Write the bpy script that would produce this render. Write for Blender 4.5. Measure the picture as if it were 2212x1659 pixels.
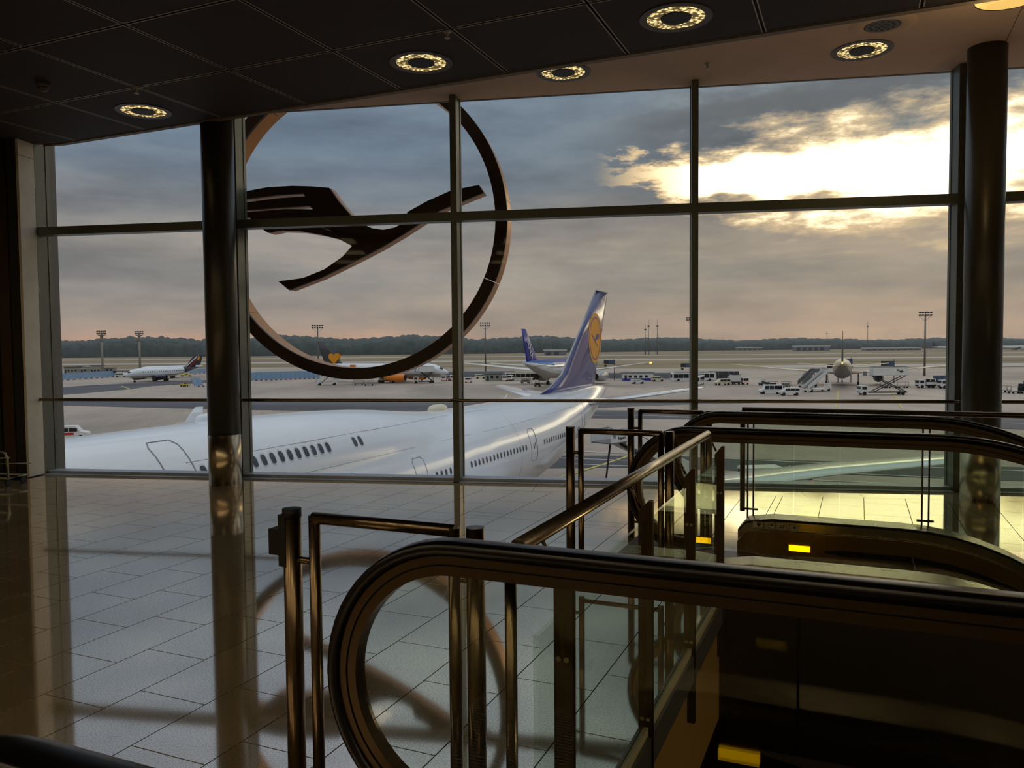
import bpy, bmesh, math, random
from mathutils import Vector, Matrix
random.seed(7)
C = bpy.context.scene.collection
R = math.radians
for o in list(bpy.data.objects): bpy.data.objects.remove(o)

# ------------------------------------------------------------------ camera
H = 1.62                                   # eye height above the hall floor
F = 1729.0                                 # focal length in pixels of the 2212 x 1659 frame
PIT, ROL = 0.0457, 0.0086
FW = Vector((0, math.cos(PIT), -math.sin(PIT)))
UP0 = Vector((0, math.sin(PIT), math.cos(PIT)))
RT0 = Vector((1, 0, 0))
RT = RT0 * math.cos(ROL) - UP0 * math.sin(ROL)
UP = UP0 * math.cos(ROL) + RT0 * math.sin(ROL)
cd = bpy.data.cameras.new('camera'); cam = bpy.data.objects.new('camera', cd); C.objects.link(cam)
cd.sensor_fit = 'HORIZONTAL'; cd.sensor_width = 36.0; cd.lens = 36.0 * F / 2212.0
cd.clip_start = 0.05; cd.clip_end = 9000
m = Matrix((RT, UP, -FW)).transposed().to_4x4(); m.translation = (0, 0, H)
cam.matrix_world = m
S = bpy.context.scene; S.camera = cam
S.view_settings.view_transform = 'Standard'; S.view_settings.look = 'None'
S.view_settings.exposure = 0.0; S.view_settings.gamma = 1.0; S.view_settings.use_curve_mapping = False
S.cycles.transparent_max_bounces = 28; S.cycles.max_bounces = 8; S.cycles.glossy_bounces = 5
S.cycles.diffuse_bounces = 4; S.cycles.sample_clamp_indirect = 4.0
S.cycles.caustics_reflective = False; S.cycles.caustics_refractive = False

def lin(c):
    return tuple(((v / 255.0) / 12.92 if v / 255.0 <= .04045 else ((v / 255.0 + .055) / 1.055) ** 2.4) for v in c[:3])

# ------------------------------------------------------------------ node helper
class Nd:
    def __init__(s, nt, sock): s.nt, s.s = nt, sock
    def _m(s, op, b=None, c=None, clamp=False):
        n = s.nt.nodes.new('ShaderNodeMath'); n.operation = op; n.use_clamp = clamp
        for i, v in enumerate((s, b, c)):
            if v is None: continue
            if isinstance(v, Nd): s.nt.links.new(v.s, n.inputs[i])
            else: n.inputs[i].default_value = v
        return Nd(s.nt, n.outputs[0])
    def __add__(s, b): return s._m('ADD', b)
    def __radd__(s, b): return s._m('ADD', b)
    def __sub__(s, b): return s._m('SUBTRACT', b)
    def __rsub__(s, b): return (s * -1.0) + b
    def __mul__(s, b): return s._m('MULTIPLY', b)
    def __rmul__(s, b): return s._m('MULTIPLY', b)
    def __truediv__(s, b): return s._m('DIVIDE', b)
    def abs(s): return s._m('ABSOLUTE')
    def clamp(s): return s._m('ADD', 0.0, clamp=True)
    def sstep(s, a, b):
        n = s.nt.nodes.new('ShaderNodeMapRange'); n.interpolation_type = 'SMOOTHSTEP'
        s.nt.links.new(s.s, n.inputs[0]); n.inputs[1].default_value = a; n.inputs[2].default_value = b
        n.inputs[3].default_value = 0; n.inputs[4].default_value = 1
        return Nd(s.nt, n.outputs[0])
def ramp(nt, fac, stops, interp='LINEAR'):
    n = nt.nodes.new('ShaderNodeValToRGB'); n.color_ramp.interpolation = interp
    e = n.color_ramp.elements
    while len(e) > 1: e.remove(e[-1])
    e[0].position = stops[0][0]; e[0].color = (*stops[0][1], 1)
    for p, c in stops[1:]:
        k = e.new(p); k.color = (*c, 1)
    nt.links.new(fac.s if isinstance(fac, Nd) else fac, n.inputs[0]); return n.outputs[0]
def mixc(nt, fac, a, b, mode='MIX'):
    n = nt.nodes.new('ShaderNodeMix'); n.data_type = 'RGBA'; n.blend_type = mode; n.clamp_factor = True
    for sock, v in ((n.inputs[0], fac), (n.inputs[6], a), (n.inputs[7], b)):
        if isinstance(v, Nd): nt.links.new(v.s, sock)
        elif isinstance(v, (int, float)): sock.default_value = v
        elif isinstance(v, tuple): sock.default_value = (*v[:3], 1)
        else: nt.links.new(v, sock)
    return n.outputs[2]
def noise(nt, vec, scale, detail=4, rough=.55):
    n = nt.nodes.new('ShaderNodeTexNoise'); n.inputs['Scale'].default_value = scale
    n.inputs['Detail'].default_value = detail; n.inputs['Roughness'].default_value = rough
    if vec is not None: nt.links.new(vec, n.inputs['Vector'])
    return Nd(nt, n.outputs[0])
def vmul(nt, vec, v):
    n = nt.nodes.new('ShaderNodeVectorMath'); n.operation = 'MULTIPLY'; nt.links.new(vec, n.inputs[0])
    n.inputs[1].default_value = v; return n.outputs[0]

# ------------------------------------------------------------------ world: cloudy evening sky
w = bpy.data.worlds.new('evening_sky'); S.world = w; w.use_nodes = True
nt = w.node_tree; nt.nodes.clear()
out = nt.nodes.new('ShaderNodeOutputWorld'); bg = nt.nodes.new('ShaderNodeBackground')
nt.links.new(bg.outputs[0], out.inputs[0])
tc = nt.nodes.new('ShaderNodeTexCoord'); D = tc.outputs['Generated']
sp = nt.nodes.new('ShaderNodeSeparateXYZ'); nt.links.new(D, sp.inputs[0])
X, Y, Z = (Nd(nt, sp.outputs[i]) for i in range(3))
el = Z._m('ARCSINE') * (180 / math.pi)
az = X._m('ARCTAN2', Y) * (180 / math.pi)
v1 = vmul(nt, D, (1, 1, 4.5)); v2 = vmul(nt, D, (1, 1, 3.0))
n1 = noise(nt, v1, 3.6, 7, .60); n2 = noise(nt, v2, 11.0, 8, .62); n3 = noise(nt, v1, 1.6, 3, .5)
elj = el + (n3 - .5) * 5.0 * el.sstep(1.5, 6)
# height ramp, 0..30 degrees mapped on 0..1
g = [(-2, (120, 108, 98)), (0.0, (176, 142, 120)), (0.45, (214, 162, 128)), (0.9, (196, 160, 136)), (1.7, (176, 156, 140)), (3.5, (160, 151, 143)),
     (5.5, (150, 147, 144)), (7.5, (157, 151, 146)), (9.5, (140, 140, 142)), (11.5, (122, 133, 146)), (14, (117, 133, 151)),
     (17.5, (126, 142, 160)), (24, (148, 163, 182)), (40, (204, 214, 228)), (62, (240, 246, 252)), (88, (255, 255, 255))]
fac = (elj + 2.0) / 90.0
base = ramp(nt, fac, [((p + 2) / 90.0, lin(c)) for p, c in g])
base = mixc(nt, (1.0 - (el - .5).abs() / 3.0).clamp() * az.sstep(-14, 6) * .85, base, lin((172, 157, 142)))
base = mixc(nt, 1.0, base, ramp(nt, n1, [(.30, (.62, .63, .66)), (.5, (.95, .95, .95)), (.68, (1.32, 1.25, 1.16))]), 'MULTIPLY')
# warm side towards the hidden sun
sx = (az - 27.0) / 26.0; sy = (el - 9.0) / 12.0
glow = (sx * sx + sy * sy) * -1.0
glow = glow._m('EXPONENT')
base = mixc(nt, glow * .75, base, mixc(nt, 1.0, base, (1.28, 1.10, .84), 'MULTIPLY'))
# dark bank of cloud above the break
bank = (1.0 - ((el - 15.6 - (az - 18.0) * .10 + (n2 - .5) * 5.0) / 2.6).abs()).sstep(0, .8) * az.sstep(2, 14)
base = mixc(nt, bank * .62, base, lin((92, 88, 86)))
# the break itself
ec = 11.1 + 1.2 * (1.0 - az.sstep(5, 14))
hh = .5 + 2.3 * az.sstep(6, 17) + 1.3 * az.sstep(15, 26)
vv = 1.0 - ((el - ec + (n2 - .5) * 7.0 + (n1 - .5) * 4.0).abs() / hh)
brk = vv.sstep(-.12, .55) * az.sstep(5.5, 10.5) * (1.0 - az.sstep(48, 66))
core = vv.sstep(.20, .75) * az.sstep(8, 16) * (1.0 - az.sstep(44, 58))
col = mixc(nt, brk, base, (1.05, .74, .38))
col = mixc(nt, core, col, (2.9, 2.5, 1.75))
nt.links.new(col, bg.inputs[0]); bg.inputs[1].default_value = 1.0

# ------------------------------------------------------------------ axes of the building
AL, PH = R(23.43), R(9.3155)
E_ = Vector((math.cos(AL), -math.sin(AL), 0)); N_ = Vector((math.sin(AL), math.cos(AL), 0))   # escalator grid
T_ = Vector((math.cos(PH), -math.sin(PH), 0)); W_ = Vector((math.sin(PH), math.cos(PH), 0))   # window wall
WD = 9.346                                 # front of the mullions
G = -10.98                                 # apron level
def EN(e, n, z=0.0): return E_ * e + N_ * n + Vector((0, 0, z))
def SW(s, wv, z=0.0): return T_ * s + W_ * wv + Vector((0, 0, z))
def gp(x, y, z=G):                         # point of the apron seen at a pixel
    v = FW * F + RT * (x - 1106) - UP * (y - 829.5); t = (z - H) / v.z
    return Vector((0, 0, H)) + v * t
def at_depth(x, y, d):
    v = FW * F + RT * (x - 1106) - UP * (y - 829.5)
    return Vector((0, 0, H)) + v * (d / F)
def pix(p):
    q = Vector(p) - Vector((0, 0, H)); z = q.dot(FW)
    return (1106 + F * q.dot(RT) / z, 829.5 - F * q.dot(UP) / z, z)
def MEN(e, n, z=0.0, rot=0.0):
    m = Matrix.Translation(EN(e, n, z)) @ Matrix.Rotation(-AL + rot, 4, 'Z'); return m
def MSW(s, wv, z=0.0):
    return Matrix.Translation(SW(s, wv, z)) @ Matrix.Rotation(-PH, 4, 'Z')

# ------------------------------------------------------------------ materials
MATS = {}
def mat(name, rgb, rough=.5, metal=0.0, var=.12, scale=8.0, bump=0.0, bscale=60.0, emit=None, estr=0.0, coat=0.0, spec=.5, tex='noise'):
    if name in MATS: return MATS[name]
    m = bpy.data.materials.new(name); m.use_nodes = True; nt = m.node_tree
    b = nt.nodes['Principled BSDF']
    tc = nt.nodes.new('ShaderNodeTexCoord')
    c = lin(rgb)
    f = noise(nt, tc.outputs['Object'], scale, 5, .6)
    lo = tuple(max(0, v * (1 - var)) for v in c); hi = tuple(min(1, v * (1 + var)) for v in c)
    nt.links.new(ramp(nt, f, [(.3, lo), (.7, hi)]), b.inputs['Base Color'])
    b.inputs['Metallic'].default_value = metal
    rn = f * .05 + (rough - .025)
    nt.links.new(rn.s, b.inputs['Roughness'])
    b.inputs['Specular IOR Level'].default_value = spec
    if coat: b.inputs['Coat Weight'].default_value = coat; b.inputs['Coat Roughness'].default_value = .04
    if bump:
        n2 = noise(nt, tc.outputs['Object'], bscale, 6, .6)
        bp = nt.nodes.new('ShaderNodeBump'); bp.inputs['Strength'].default_value = bump; bp.inputs['Distance'].default_value = .01
        nt.links.new(n2.s, bp.inputs['Height']); nt.links.new(bp.outputs[0], b.inputs['Normal'])
    if emit:
        b.inputs['Emission Color'].default_value = (*lin(emit), 1); b.inputs['Emission Strength'].default_value = estr
    MATS[name] = m; return m
def glass(name, tint, refl=.06, rmax=.6, rough=.0):
    m = bpy.data.materials.new(name); m.use_nodes = True; nt = m.node_tree; nt.nodes.clear()
    o = nt.nodes.new('ShaderNodeOutputMaterial'); tr = nt.nodes.new('ShaderNodeBsdfTransparent'); gl = nt.nodes.new('ShaderNodeBsdfGlossy')
    tcn = nt.nodes.new('ShaderNodeTexCoord'); ns = noise(nt, tcn.outputs['Object'], 1.2, 2)
    nt.links.new(mixc(nt, ns, tuple(v * .985 for v in tint), tint), tr.inputs[0])
    gl.inputs[0].default_value = (.95, .97, .95, 1); gl.inputs[1].default_value = rough
    lw = nt.nodes.new('ShaderNodeLayerWeight'); lw.inputs[0].default_value = .5
    fz = Nd(nt, lw.outputs['Facing']); f5 = fz * fz * fz * fz
    k = f5 * (rmax - refl) + refl
    mx = nt.nodes.new('ShaderNodeMixShader'); nt.links.new(k.s, mx.inputs[0]); nt.links.new(tr.outputs[0], mx.inputs[1]); nt.links.new(gl.outputs[0], mx.inputs[2])
    nt.links.new(mx.outputs[0], o.inputs[0]); MATS[name] = m; return m
def lightmat(name, rgb, strength, scale=30.0, lo=.3):
    m = bpy.data.materials.new(name); m.use_nodes = True; nt = m.node_tree; nt.nodes.clear()
    o = nt.nodes.new('ShaderNodeOutputMaterial'); e = nt.nodes.new('ShaderNodeEmission')
    tcn = nt.nodes.new('ShaderNodeTexCoord'); vo = nt.nodes.new('ShaderNodeTexVoronoi'); vo.inputs['Scale'].default_value = scale
    nt.links.new(tcn.outputs['Object'], vo.inputs['Vector'])
    c = lin(rgb)
    nt.links.new(ramp(nt, Nd(nt, vo.outputs['Distance']), [(.05, c), (.6, tuple(v * lo for v in c))]), e.inputs[0]); e.inputs[1].default_value = strength
    nt.links.new(e.outputs[0], o.inputs[0]); MATS[name] = m; return m

def granite():
    m = bpy.data.materials.new('polished_granite'); m.use_nodes = True; nt = m.node_tree; nt.nodes.clear()
    o = nt.nodes.new('ShaderNodeOutputMaterial'); df = nt.nodes.new('ShaderNodeBsdfDiffuse'); gl = nt.nodes.new('ShaderNodeBsdfGlossy')
    ge = nt.nodes.new('ShaderNodeNewGeometry')
    a = noise(nt, ge.outputs['Position'], 150.0, 4, .7); b = noise(nt, ge.outputs['Position'], 3.0, 4, .6); c3 = noise(nt, ge.outputs['Position'], 420.0, 2, .6)
    oi = nt.nodes.new('ShaderNodeObjectInfo'); rnd = Nd(nt, oi.outputs['Random'])
    c = ramp(nt, a * .7 + c3 * .3, [(.40, lin((60, 50, 34))), (.46, lin((184, 164, 124))), (.56, lin((224, 204, 162))), (.66, lin((242, 228, 194)))])
    c = mixc(nt, 1.0, c, ramp(nt, b, [(.3, (.82, .82, .82)), (.7, (1.08, 1.06, 1.02))]), 'MULTIPLY')
    c = mixc(nt, 1.0, c, ramp(nt, rnd, [(0, (.9, .9, .9)), (1, (1.08, 1.08, 1.08))]), 'MULTIPLY')
    nt.links.new(c, df.inputs[0])
    gl.inputs[1].default_value = .055
    nt.links.new(ramp(nt, a * .7 + c3 * .3, [(.40, (.50, .46, .42)), (.50, (1.0, .90, .80))]), gl.inputs[0])
    lw = nt.nodes.new('ShaderNodeLayerWeight'); lw.inputs[0].default_value = .5
    fz = Nd(nt, lw.outputs['Facing']); k = fz * fz * .32 + .60
    mx = nt.nodes.new('ShaderNodeMixShader'); nt.links.new(k.s, mx.inputs[0]); nt.links.new(df.outputs[0], mx.inputs[1]); nt.links.new(gl.outputs[0], mx.inputs[2])
    nt.links.new(mx.outputs[0], o.inputs[0]); MATS['granite'] = m; return m
granite()
def apron_mat():
    m = bpy.data.materials.new('apron_concrete'); m.use_nodes = True; nt = m.node_tree; b = nt.nodes['Principled BSDF']
    ge = nt.nodes.new('ShaderNodeNewGeometry'); P = ge.outputs['Position']
    a = noise(nt, P, .012, 6, .6); d = noise(nt, vmul(nt, P, (1, .25, 1)), .05, 6, .65); e3 = noise(nt, P, 1.2, 4, .6)
    c = ramp(nt, a * .55 + d * .45, [(.38, lin((144, 130, 116))), (.5, lin((170, 154, 138))), (.62, lin((190, 174, 156)))])
    br = nt.nodes.new('ShaderNodeTexBrick'); br.offset = 0; br.inputs['Scale'].default_value = .13
    br.inputs['Mortar Size'].default_value = .006; br.inputs['Color1'].default_value = (1, 1, 1, 1); br.inputs['Color2'].default_value = (.95, .95, .95, 1); br.inputs['Mortar'].default_value = (.72, .70, .68, 1)
    br.inputs['Row Height'].default_value = .5; br.inputs['Brick Width'].default_value = .5
    mp = nt.nodes.new('ShaderNodeMapping'); mp.inputs['Rotation'].default_value = (0, 0, R(-20)); nt.links.new(P, mp.inputs[0]); nt.links.new(mp.outputs[0], br.inputs[0])
    c = mixc(nt, 1.0, c, br.outputs[0], 'MULTIPLY')
    c = mixc(nt, 1.0, c, ramp(nt, e3, [(.3, (.9, .9, .9)), (.7, (1.06, 1.06, 1.06))]), 'MULTIPLY')
    nt.links.new(c, b.inputs['Base Color']); b.inputs['Roughness'].default_value = .62; MATS['apron'] = m
apron_mat()
def ground_mat(name, stops, sx=(1, .12, 1), sc=.02, rough=.8):
    m = bpy.data.materials.new(name); m.use_nodes = True; nt = m.node_tree; b = nt.nodes['Principled BSDF']
    ge = nt.nodes.new('ShaderNodeNewGeometry')
    a = noise(nt, vmul(nt, ge.outputs['Position'], sx), sc, 6, .62)
    nt.links.new(ramp(nt, a, stops), b.inputs['Base Color']); b.inputs['Roughness'].default_value = rough; b.inputs['Specular IOR Level'].default_value = .2
    MATS[name] = m
ground_mat('airfield_grass', [(.36, lin((112, 100, 76))), (.5, lin((138, 122, 92))), (.62, lin((158, 140, 108)))], (.12, 1, 1), .03)
ground_mat('asphalt', [(.35, lin((66, 66, 70))), (.5, lin((80, 80, 84))), (.65, lin((104, 102, 102)))], (.2, 1, 1), .06, .6)
mat('runway_strip', (178, 168, 156), .7, var=.1, scale=.02)
mat('trees', (74, 84, 80), .95, var=.35, scale=.06, spec=.05)
mat('grout', (34, 27, 20), .8, var=.2)
mat('bronze', (112, 97, 76), .25, 1.0, var=.06, scale=3)
mat('bronze_dark', (82, 69, 52), .36, 1.0, var=.06, scale=3)
mat('brushed_steel', (186, 172, 146), .27, 1.0, var=.08, scale=5)
mat('skirt_steel', (140, 114, 76), .34, 1.0, var=.12, scale=3)
mat('rubber_black', (7, 6, 7), .26, 0, var=.2, spec=.32)
mat('black_plastic', (8, 8, 9), .55, var=.2, spec=.3)
mat('frame_grey', (100, 104, 92), .42, .3, var=.08, scale=4)
mat('sill_grey', (168, 176, 186), .4, .3, var=.1)
mat('column_paint', (72, 70, 58), .35, .45, var=.08, scale=3)
mat('stone_panel', (236, 228, 208), .7, var=.08, scale=3)
mat('wall_dark', (34, 32, 26), .75, var=.15, scale=2)
mat('wall_room', (196, 184, 164), .8, var=.1, scale=1.5)
mat('ceiling_dark', (46, 32, 24), .75, var=.12, scale=5)
mat('ceiling_trim', (176, 164, 146), .45, .3, var=.05)
mat('soffit_paint', (222, 188, 164), .75, var=.06, scale=2)
mat('ceiling_edge', (128, 112, 92), .6, var=.06)
mat('fascia_tan', (150, 118, 66), .6, var=.06, scale=2)
mat('shoe_grey', (112, 112, 114), .4, .6, var=.08)
mat('cream_trim', (196, 184, 150), .45, var=.05)
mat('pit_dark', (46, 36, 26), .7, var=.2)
mat('comb_metal', (66, 60, 52), .4, .8, var=.25, scale=20)
mat('mat_metal', (122, 122, 120), .6, .5, var=.1, scale=20)
mat('gold_backlit', (58, 42, 26), .5, .45, var=.14, scale=1.5)  # emblem fronts: back-lit shade darkened into the base colour
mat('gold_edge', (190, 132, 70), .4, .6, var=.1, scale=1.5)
mat('lamp_flange', (92, 84, 80), .5, .3, var=.05)
mat('lamp_cap', (36, 31, 28), .6, var=.05)
lightmat('lamp_crystal', (255, 220, 150), 2.2, 30, .05)
lightmat('fill_glow', (255, 226, 180), 5.0, 2, .9)
lightmat('lamp_drum', (255, 205, 110), 1.6, 3, .6)
lightmat('skirt_lamp', (255, 190, 0), 3.2, 60, .9)
lightmat('warm_light', (255, 170, 70), 4, 3, .8)
mat('white_paint', (222, 226, 230), .16, var=.025, scale=.3, coat=.6)
mat('white_plain', (224, 224, 220), .4, var=.06, scale=1)
mat('cream_vehicle', (214, 206, 180), .4, var=.06, scale=1)
mat('line_grey', (134, 138, 142), .5, var=.05)
mat('plane_window', (58, 62, 72), .12, var=.3, scale=2)
mat('window_rim', (206, 208, 210), .4, .2, var=.05)
mat('fin_blue', (40, 46, 116), .22, var=.12, scale=.5, coat=.5)
mat('fin_navy', (24, 28, 48), .3, var=.1)
mat('fin_grey', (66, 66, 66), .4, var=.1, scale=.3)
mat('fin_dark', (56, 46, 46), .4, var=.1)
mat('fin_edge', (150, 152, 160), .3, .5, var=.06)
mat('emblem_yellow', (238, 158, 20), .4, var=.06, scale=1)
mat('ana_blue', (34, 44, 138), .3, var=.08, scale=.5)
mat('ana_sky', (40, 130, 205), .3, var=.08, scale=.5)
mat('stripe_red', (196, 44, 32), .4, var=.08)
mat('orange', (236, 132, 22), .4, var=.08)
mat('engine_dark', (26, 25, 26), .5, var=.2)
mat('engine_grey', (176, 178, 178), .3, .4, var=.06)
mat('belly_grey', (170, 172, 172), .4, var=.06, scale=.3)
mat('jet_grey', (190, 176, 150), .3, var=.06, scale=.3)
mat('tyre', (22, 22, 22), .7, var=.2)
mat('glass_dark', (28, 32, 36), .1, var=.2)
mat('vehicle_dark', (44, 46, 48), .5, var=.2)
mat('vehicle_grey', (118, 120, 120), .5, var=.1)
mat('yellow_paint', (214, 190, 40), .5, var=.1)
mat('line_white', (214, 212, 202), .6, var=.12, scale=.5)
mat('line_yellow', (196, 180, 86), .6, var=.12, scale=.5)
mat('fence_blue', (108, 138, 166), .5, var=.16, scale=.3)
mat('fence_grey', (118, 124, 128), .5, var=.1, scale=.3)
mat('kerb_white', (220, 216, 212), .6, var=.05)
mat('kerb_red', (150, 60, 52), .6, var=.05)
mat('mast_grey', (112, 108, 102), .6, .2, var=.1)
mat('mast_concrete', (150, 146, 134), .7, var=.08)
mat('cabin_grey', (150, 150, 140), .6, var=.1)
mat('roof_dark', (56, 56, 60), .6, var=.1)
mat('sign_blue', (70, 92, 120), .5, var=.1)
mat('leaf_green', (70, 104, 40), .5, var=.15)
mat('far_white', (208, 206, 200), .7, var=.06, scale=.1)
mat('red_light', (230, 50, 30), .4, var=.05, emit=(255, 60, 30), estr=1.5)
mat('amber_light', (255, 190, 90), .4, var=.05, emit=(255, 190, 90), estr=2.0)
mat('trolley_metal', (150, 150, 130), .35, .8, var=.1)
mat('facade_outer', (120, 116, 108), .6, var=.08)
glass('window_glass', (.972, .98, .976), .0025, .12)
glass('balustrade_glass', (.945, .968, .925), .035, .45)
glass('fence_glass', (.925, .960, .895), .04, .45)

# ------------------------------------------------------------------ mesh builder
class MB:
    def __init__(s): s.v, s.f, s.sm = [], [], []
    def add(s, vs, fs, smooth=False, m=None):
        b = len(s.v)
        s.v += [tuple((m @ Vector(p)) if m else p) for p in vs]
        s.f += [tuple(b + i for i in q) for q in fs]; s.sm += [smooth] * len(fs); return s
    def box(s, x0, x1, y0, y1, z0, z1, m=None):
        vs = [(x, y, z) for z in (z0, z1) for y in (y0, y1) for x in (x0, x1)]
        return s.add(vs, [(0, 2, 3, 1), (4, 5, 7, 6), (0, 1, 5, 4), (2, 6, 7, 3), (0, 4, 6, 2), (1, 3, 7, 5)], m=m)
    def prism(s, poly, z0, z1, m=None, smooth=False):          # polygon in xy, extruded in z
        n = len(poly)
        a = sum(poly[i][0] * poly[(i + 1) % n][1] - poly[(i + 1) % n][0] * poly[i][1] for i in range(n))
        if a < 0: poly = poly[::-1]
        vs = [(*p, z0) for p in poly] + [(*p, z1) for p in poly]
        fs = [tuple(range(n - 1, -1, -1)), tuple(range(n, 2 * n))]
        s.add(vs, fs, False, m); b = len(s.v) - 2 * n
        for i in range(n):
            j = (i + 1) % n; s.f.append((b + i, b + j, b + n + j, b + n + i)); s.sm.append(smooth)
        return s
    def tube(s, pts, r, seg=10, m=None, cap=True, flat=1.0, smooth=True, closed=False):
        pts = [Vector(p) for p in pts]; rings = []; n = len(pts)
        prev = None
        for i, p in enumerate(pts):
            if closed: d = pts[(i + 1) % n] - pts[i - 1]
            else: d = (pts[min(i + 1, n - 1)] - pts[max(i - 1, 0)])
            d.normalize()
            ref = Vector((0, 0, 1)) if abs(d.z) < .95 else Vector((1, 0, 0))
            if prev is not None and (prev - d * prev.dot(d)).length > .2: u = (prev - d * prev.dot(d)).normalized()
            else: u = d.cross(ref).normalized()
            prev = u; wv = d.cross(u)
            rr = r[i] if isinstance(r, (list, tuple)) else r
            rings.append([p + (u * math.cos(2 * math.pi * k / seg) + wv * math.sin(2 * math.pi * k / seg) * flat) * rr for k in range(seg)])
        s.rings(rings, cap, m, smooth, closed); return s
    def rings(s, rings, cap=True, m=None, smooth=True, closed=False):
        k = len(rings[0]); vs = [p for rg in rings for p in rg]; fs = []
        nr = len(rings)
        for i in range(nr if closed else nr - 1):
            i2 = (i + 1) % nr
            for j in range(k):
                j2 = (j + 1) % k; fs.append((i * k + j, i * k + j2, i2 * k + j2, i2 * k + j))
        s.add(vs, fs, smooth, m)
        if cap and not closed:
            b = len(s.v) - len(vs)
            s.f.append(tuple(b + j for j in range(k - 1, -1, -1))); s.sm.append(False)
            s.f.append(tuple(b + (nr - 1) * k + j for j in range(k))); s.sm.append(False)
        return s
    def cyl(s, p, r, h, seg=16, m=None, r2=None, smooth=True):
        x, y, z = p; r2 = r if r2 is None else r2
        rg = [[(x + a * math.cos(2 * math.pi * k / seg), y + a * math.sin(2 * math.pi * k / seg), zz) for k in range(seg)] for a, zz in ((r, z), (r2, z + h))]
        return s.rings(rg, True, m, smooth)
    def lathe(s, prof, seg=24, m=None, smooth=True, cap=True):  # (r,z) pairs around z
        rg = [[(a * math.cos(2 * math.pi * k / seg), a * math.sin(2 * math.pi * k / seg), z) for k in range(seg)] for a, z in prof]
        return s.rings(rg, cap, m, smooth)
    def mesh(s, name):
        me = bpy.data.meshes.new(name); me.from_pydata(s.v, [], s.f); me.update()
        me.polygons.foreach_set('use_smooth', s.sm); return me
    def build(s, name, mt, parent=None, label=None, recalc=True, matrix=None):
        me = s.mesh(name)
        if recalc:
            bm = bmesh.new(); bm.from_mesh(me); bmesh.ops.recalc_face_normals(bm, faces=bm.faces); bm.to_mesh(me); bm.free()
        if any(s.sm):
            pass
        me.materials.append(MATS[mt]); return link(name, me, parent, label, matrix)
def link(name, data, parent=None, label=None, matrix=None):
    o = bpy.data.objects.new(name, data); C.objects.link(o)
    if parent is not None: o.parent = parent
    if matrix is not None: o.matrix_local = matrix
    if label: o['label'] = label
    return o
def tag(o, label, cat=None, group=None, kind=None):
    if label: o['label'] = label
    if cat: o['category'] = cat
    if group: o['group'] = group
    if kind: o['kind'] = kind
    return o
def thing(name, label, cat, matrix=None, group=None):
    o = link(name, None, None, None, matrix); o.empty_display_size = .2
    return tag(o, label, cat, group)
def struct(o): o['kind'] = 'structure'; return o
def copy_tree(o, parent=None):
    c = o.copy(); C.objects.link(c); c.parent = parent
    for ch in list(o.children): copy_tree(ch, c)
    return c
def heading(p, deg): return Matrix.Translation(p) @ Matrix.Rotation(R(deg), 4, 'Z')
def clip(poly, a, b, c):                   # keep a*x+b*y <= c
    res = []
    for i in range(len(poly)):
        p, q = poly[i - 1], poly[i]; dp, dq = a * p[0] + b * p[1] - c, a * q[0] + b * q[1] - c
        if (dp < 0) != (dq < 0):
            t = dp / (dp - dq); res.append((p[0] + (q[0] - p[0]) * t, p[1] + (q[1] - p[1]) * t))
        if dq <= 0: res.append(q)
    return res
EW, NW = E_.dot(W_), N_.dot(W_)            # window-wall distance of a point e,n = e*EW + n*NW
IDM = Matrix.Rotation(-AL, 4, 'Z')         # (e,n,z) -> world

# ================================================================== STRUCTURE
PITE = -.80; PN0, PN1 = .40, 6.72          # stairwell opening in the floor: e > PITE, PN0 < n < PN1
ROOM = dict(e0=-13.0, e1=12.0, n0=-9.0)
def en_rect(e0, e1, n0, n1): return [(e0, n0), (e1, n0), (e1, n1), (e0, n1)]
fl = MB()
for q in (en_rect(ROOM['e0'], PITE, ROOM['n0'], 14), en_rect(PITE, ROOM['e1'], PN1, 14), en_rect(PITE, ROOM['e1'], ROOM['n0'], PN0)):
    q = clip(q, EW, NW, WD + .35)
    fl.prism(q, -.70, -.012, IDM)
floor = struct(fl.build('floor', 'grout'))
# tiles 0.4 x 0.61 in third bond; plain field course up to n=6.9, then a second field up to the border by the glass
tiles = []
for i in range(-28, 32):
    e0 = -4.32 + .3985 * i
    for (na, nb, ph) in ((-1.5, 6.9, .0), (6.9, 13.0, .26)):
        n0 = 3.34 + .2035 * i + ph
        k0 = math.floor((na - n0) / .61)
        for k in range(k0, k0 + 40):
            a, b = n0 + k * .61, n0 + (k + 1) * .61
            a, b = max(a, na), min(b, nb)
            if b - a < .03: continue
            for r in (((ROOM['e0'], PITE), (-9, 14)), ((PITE, 9.0), (PN1, 14))):
                ea, eb = max(e0, r[0][0]), min(e0 + .3985, r[0][1]); aa, bb = max(a, r[1][0]), min(b, r[1][1])
                if eb - ea < .03 or bb - aa < .03: continue
                q = clip(en_rect(ea + .003, eb - .003, aa + .003, bb - .003), EW, NW, 8.868)
                if len(q) >= 3: tiles.append([EN(x, y) for x, y in q])
s0 = -7.75
for k in range(30):                         # border course along the glass
    a, b = s0 + k * .592, s0 + (k + 1) * .592
    q = [SW(a + .002, 8.873), SW(b - .002, 8.873), SW(b - .002, 9.30), SW(a + .002, 9.30)]
    tiles.append(q)
def scr_area(q):
    pp = [pix(p) for p in q]
    if min(p[2] for p in pp) < .3: return 0
    cx, cy = sum(p[0] for p in pp) / len(pp), sum(p[1] for p in pp) / len(pp)
    if not (-30 < cx < 2240 and 900 < cy < 1690): return 0
    e, n = Vector(q[0]).dot(E_), Vector(q[0]).dot(N_)
    return abs(sum(pp[i - 1][0] * pp[i][1] - pp[i][0] * pp[i - 1][1] for i in range(len(pp)))) / 2
tiles.sort(key=lambda q: -scr_area(q))
rest = MB()
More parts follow.
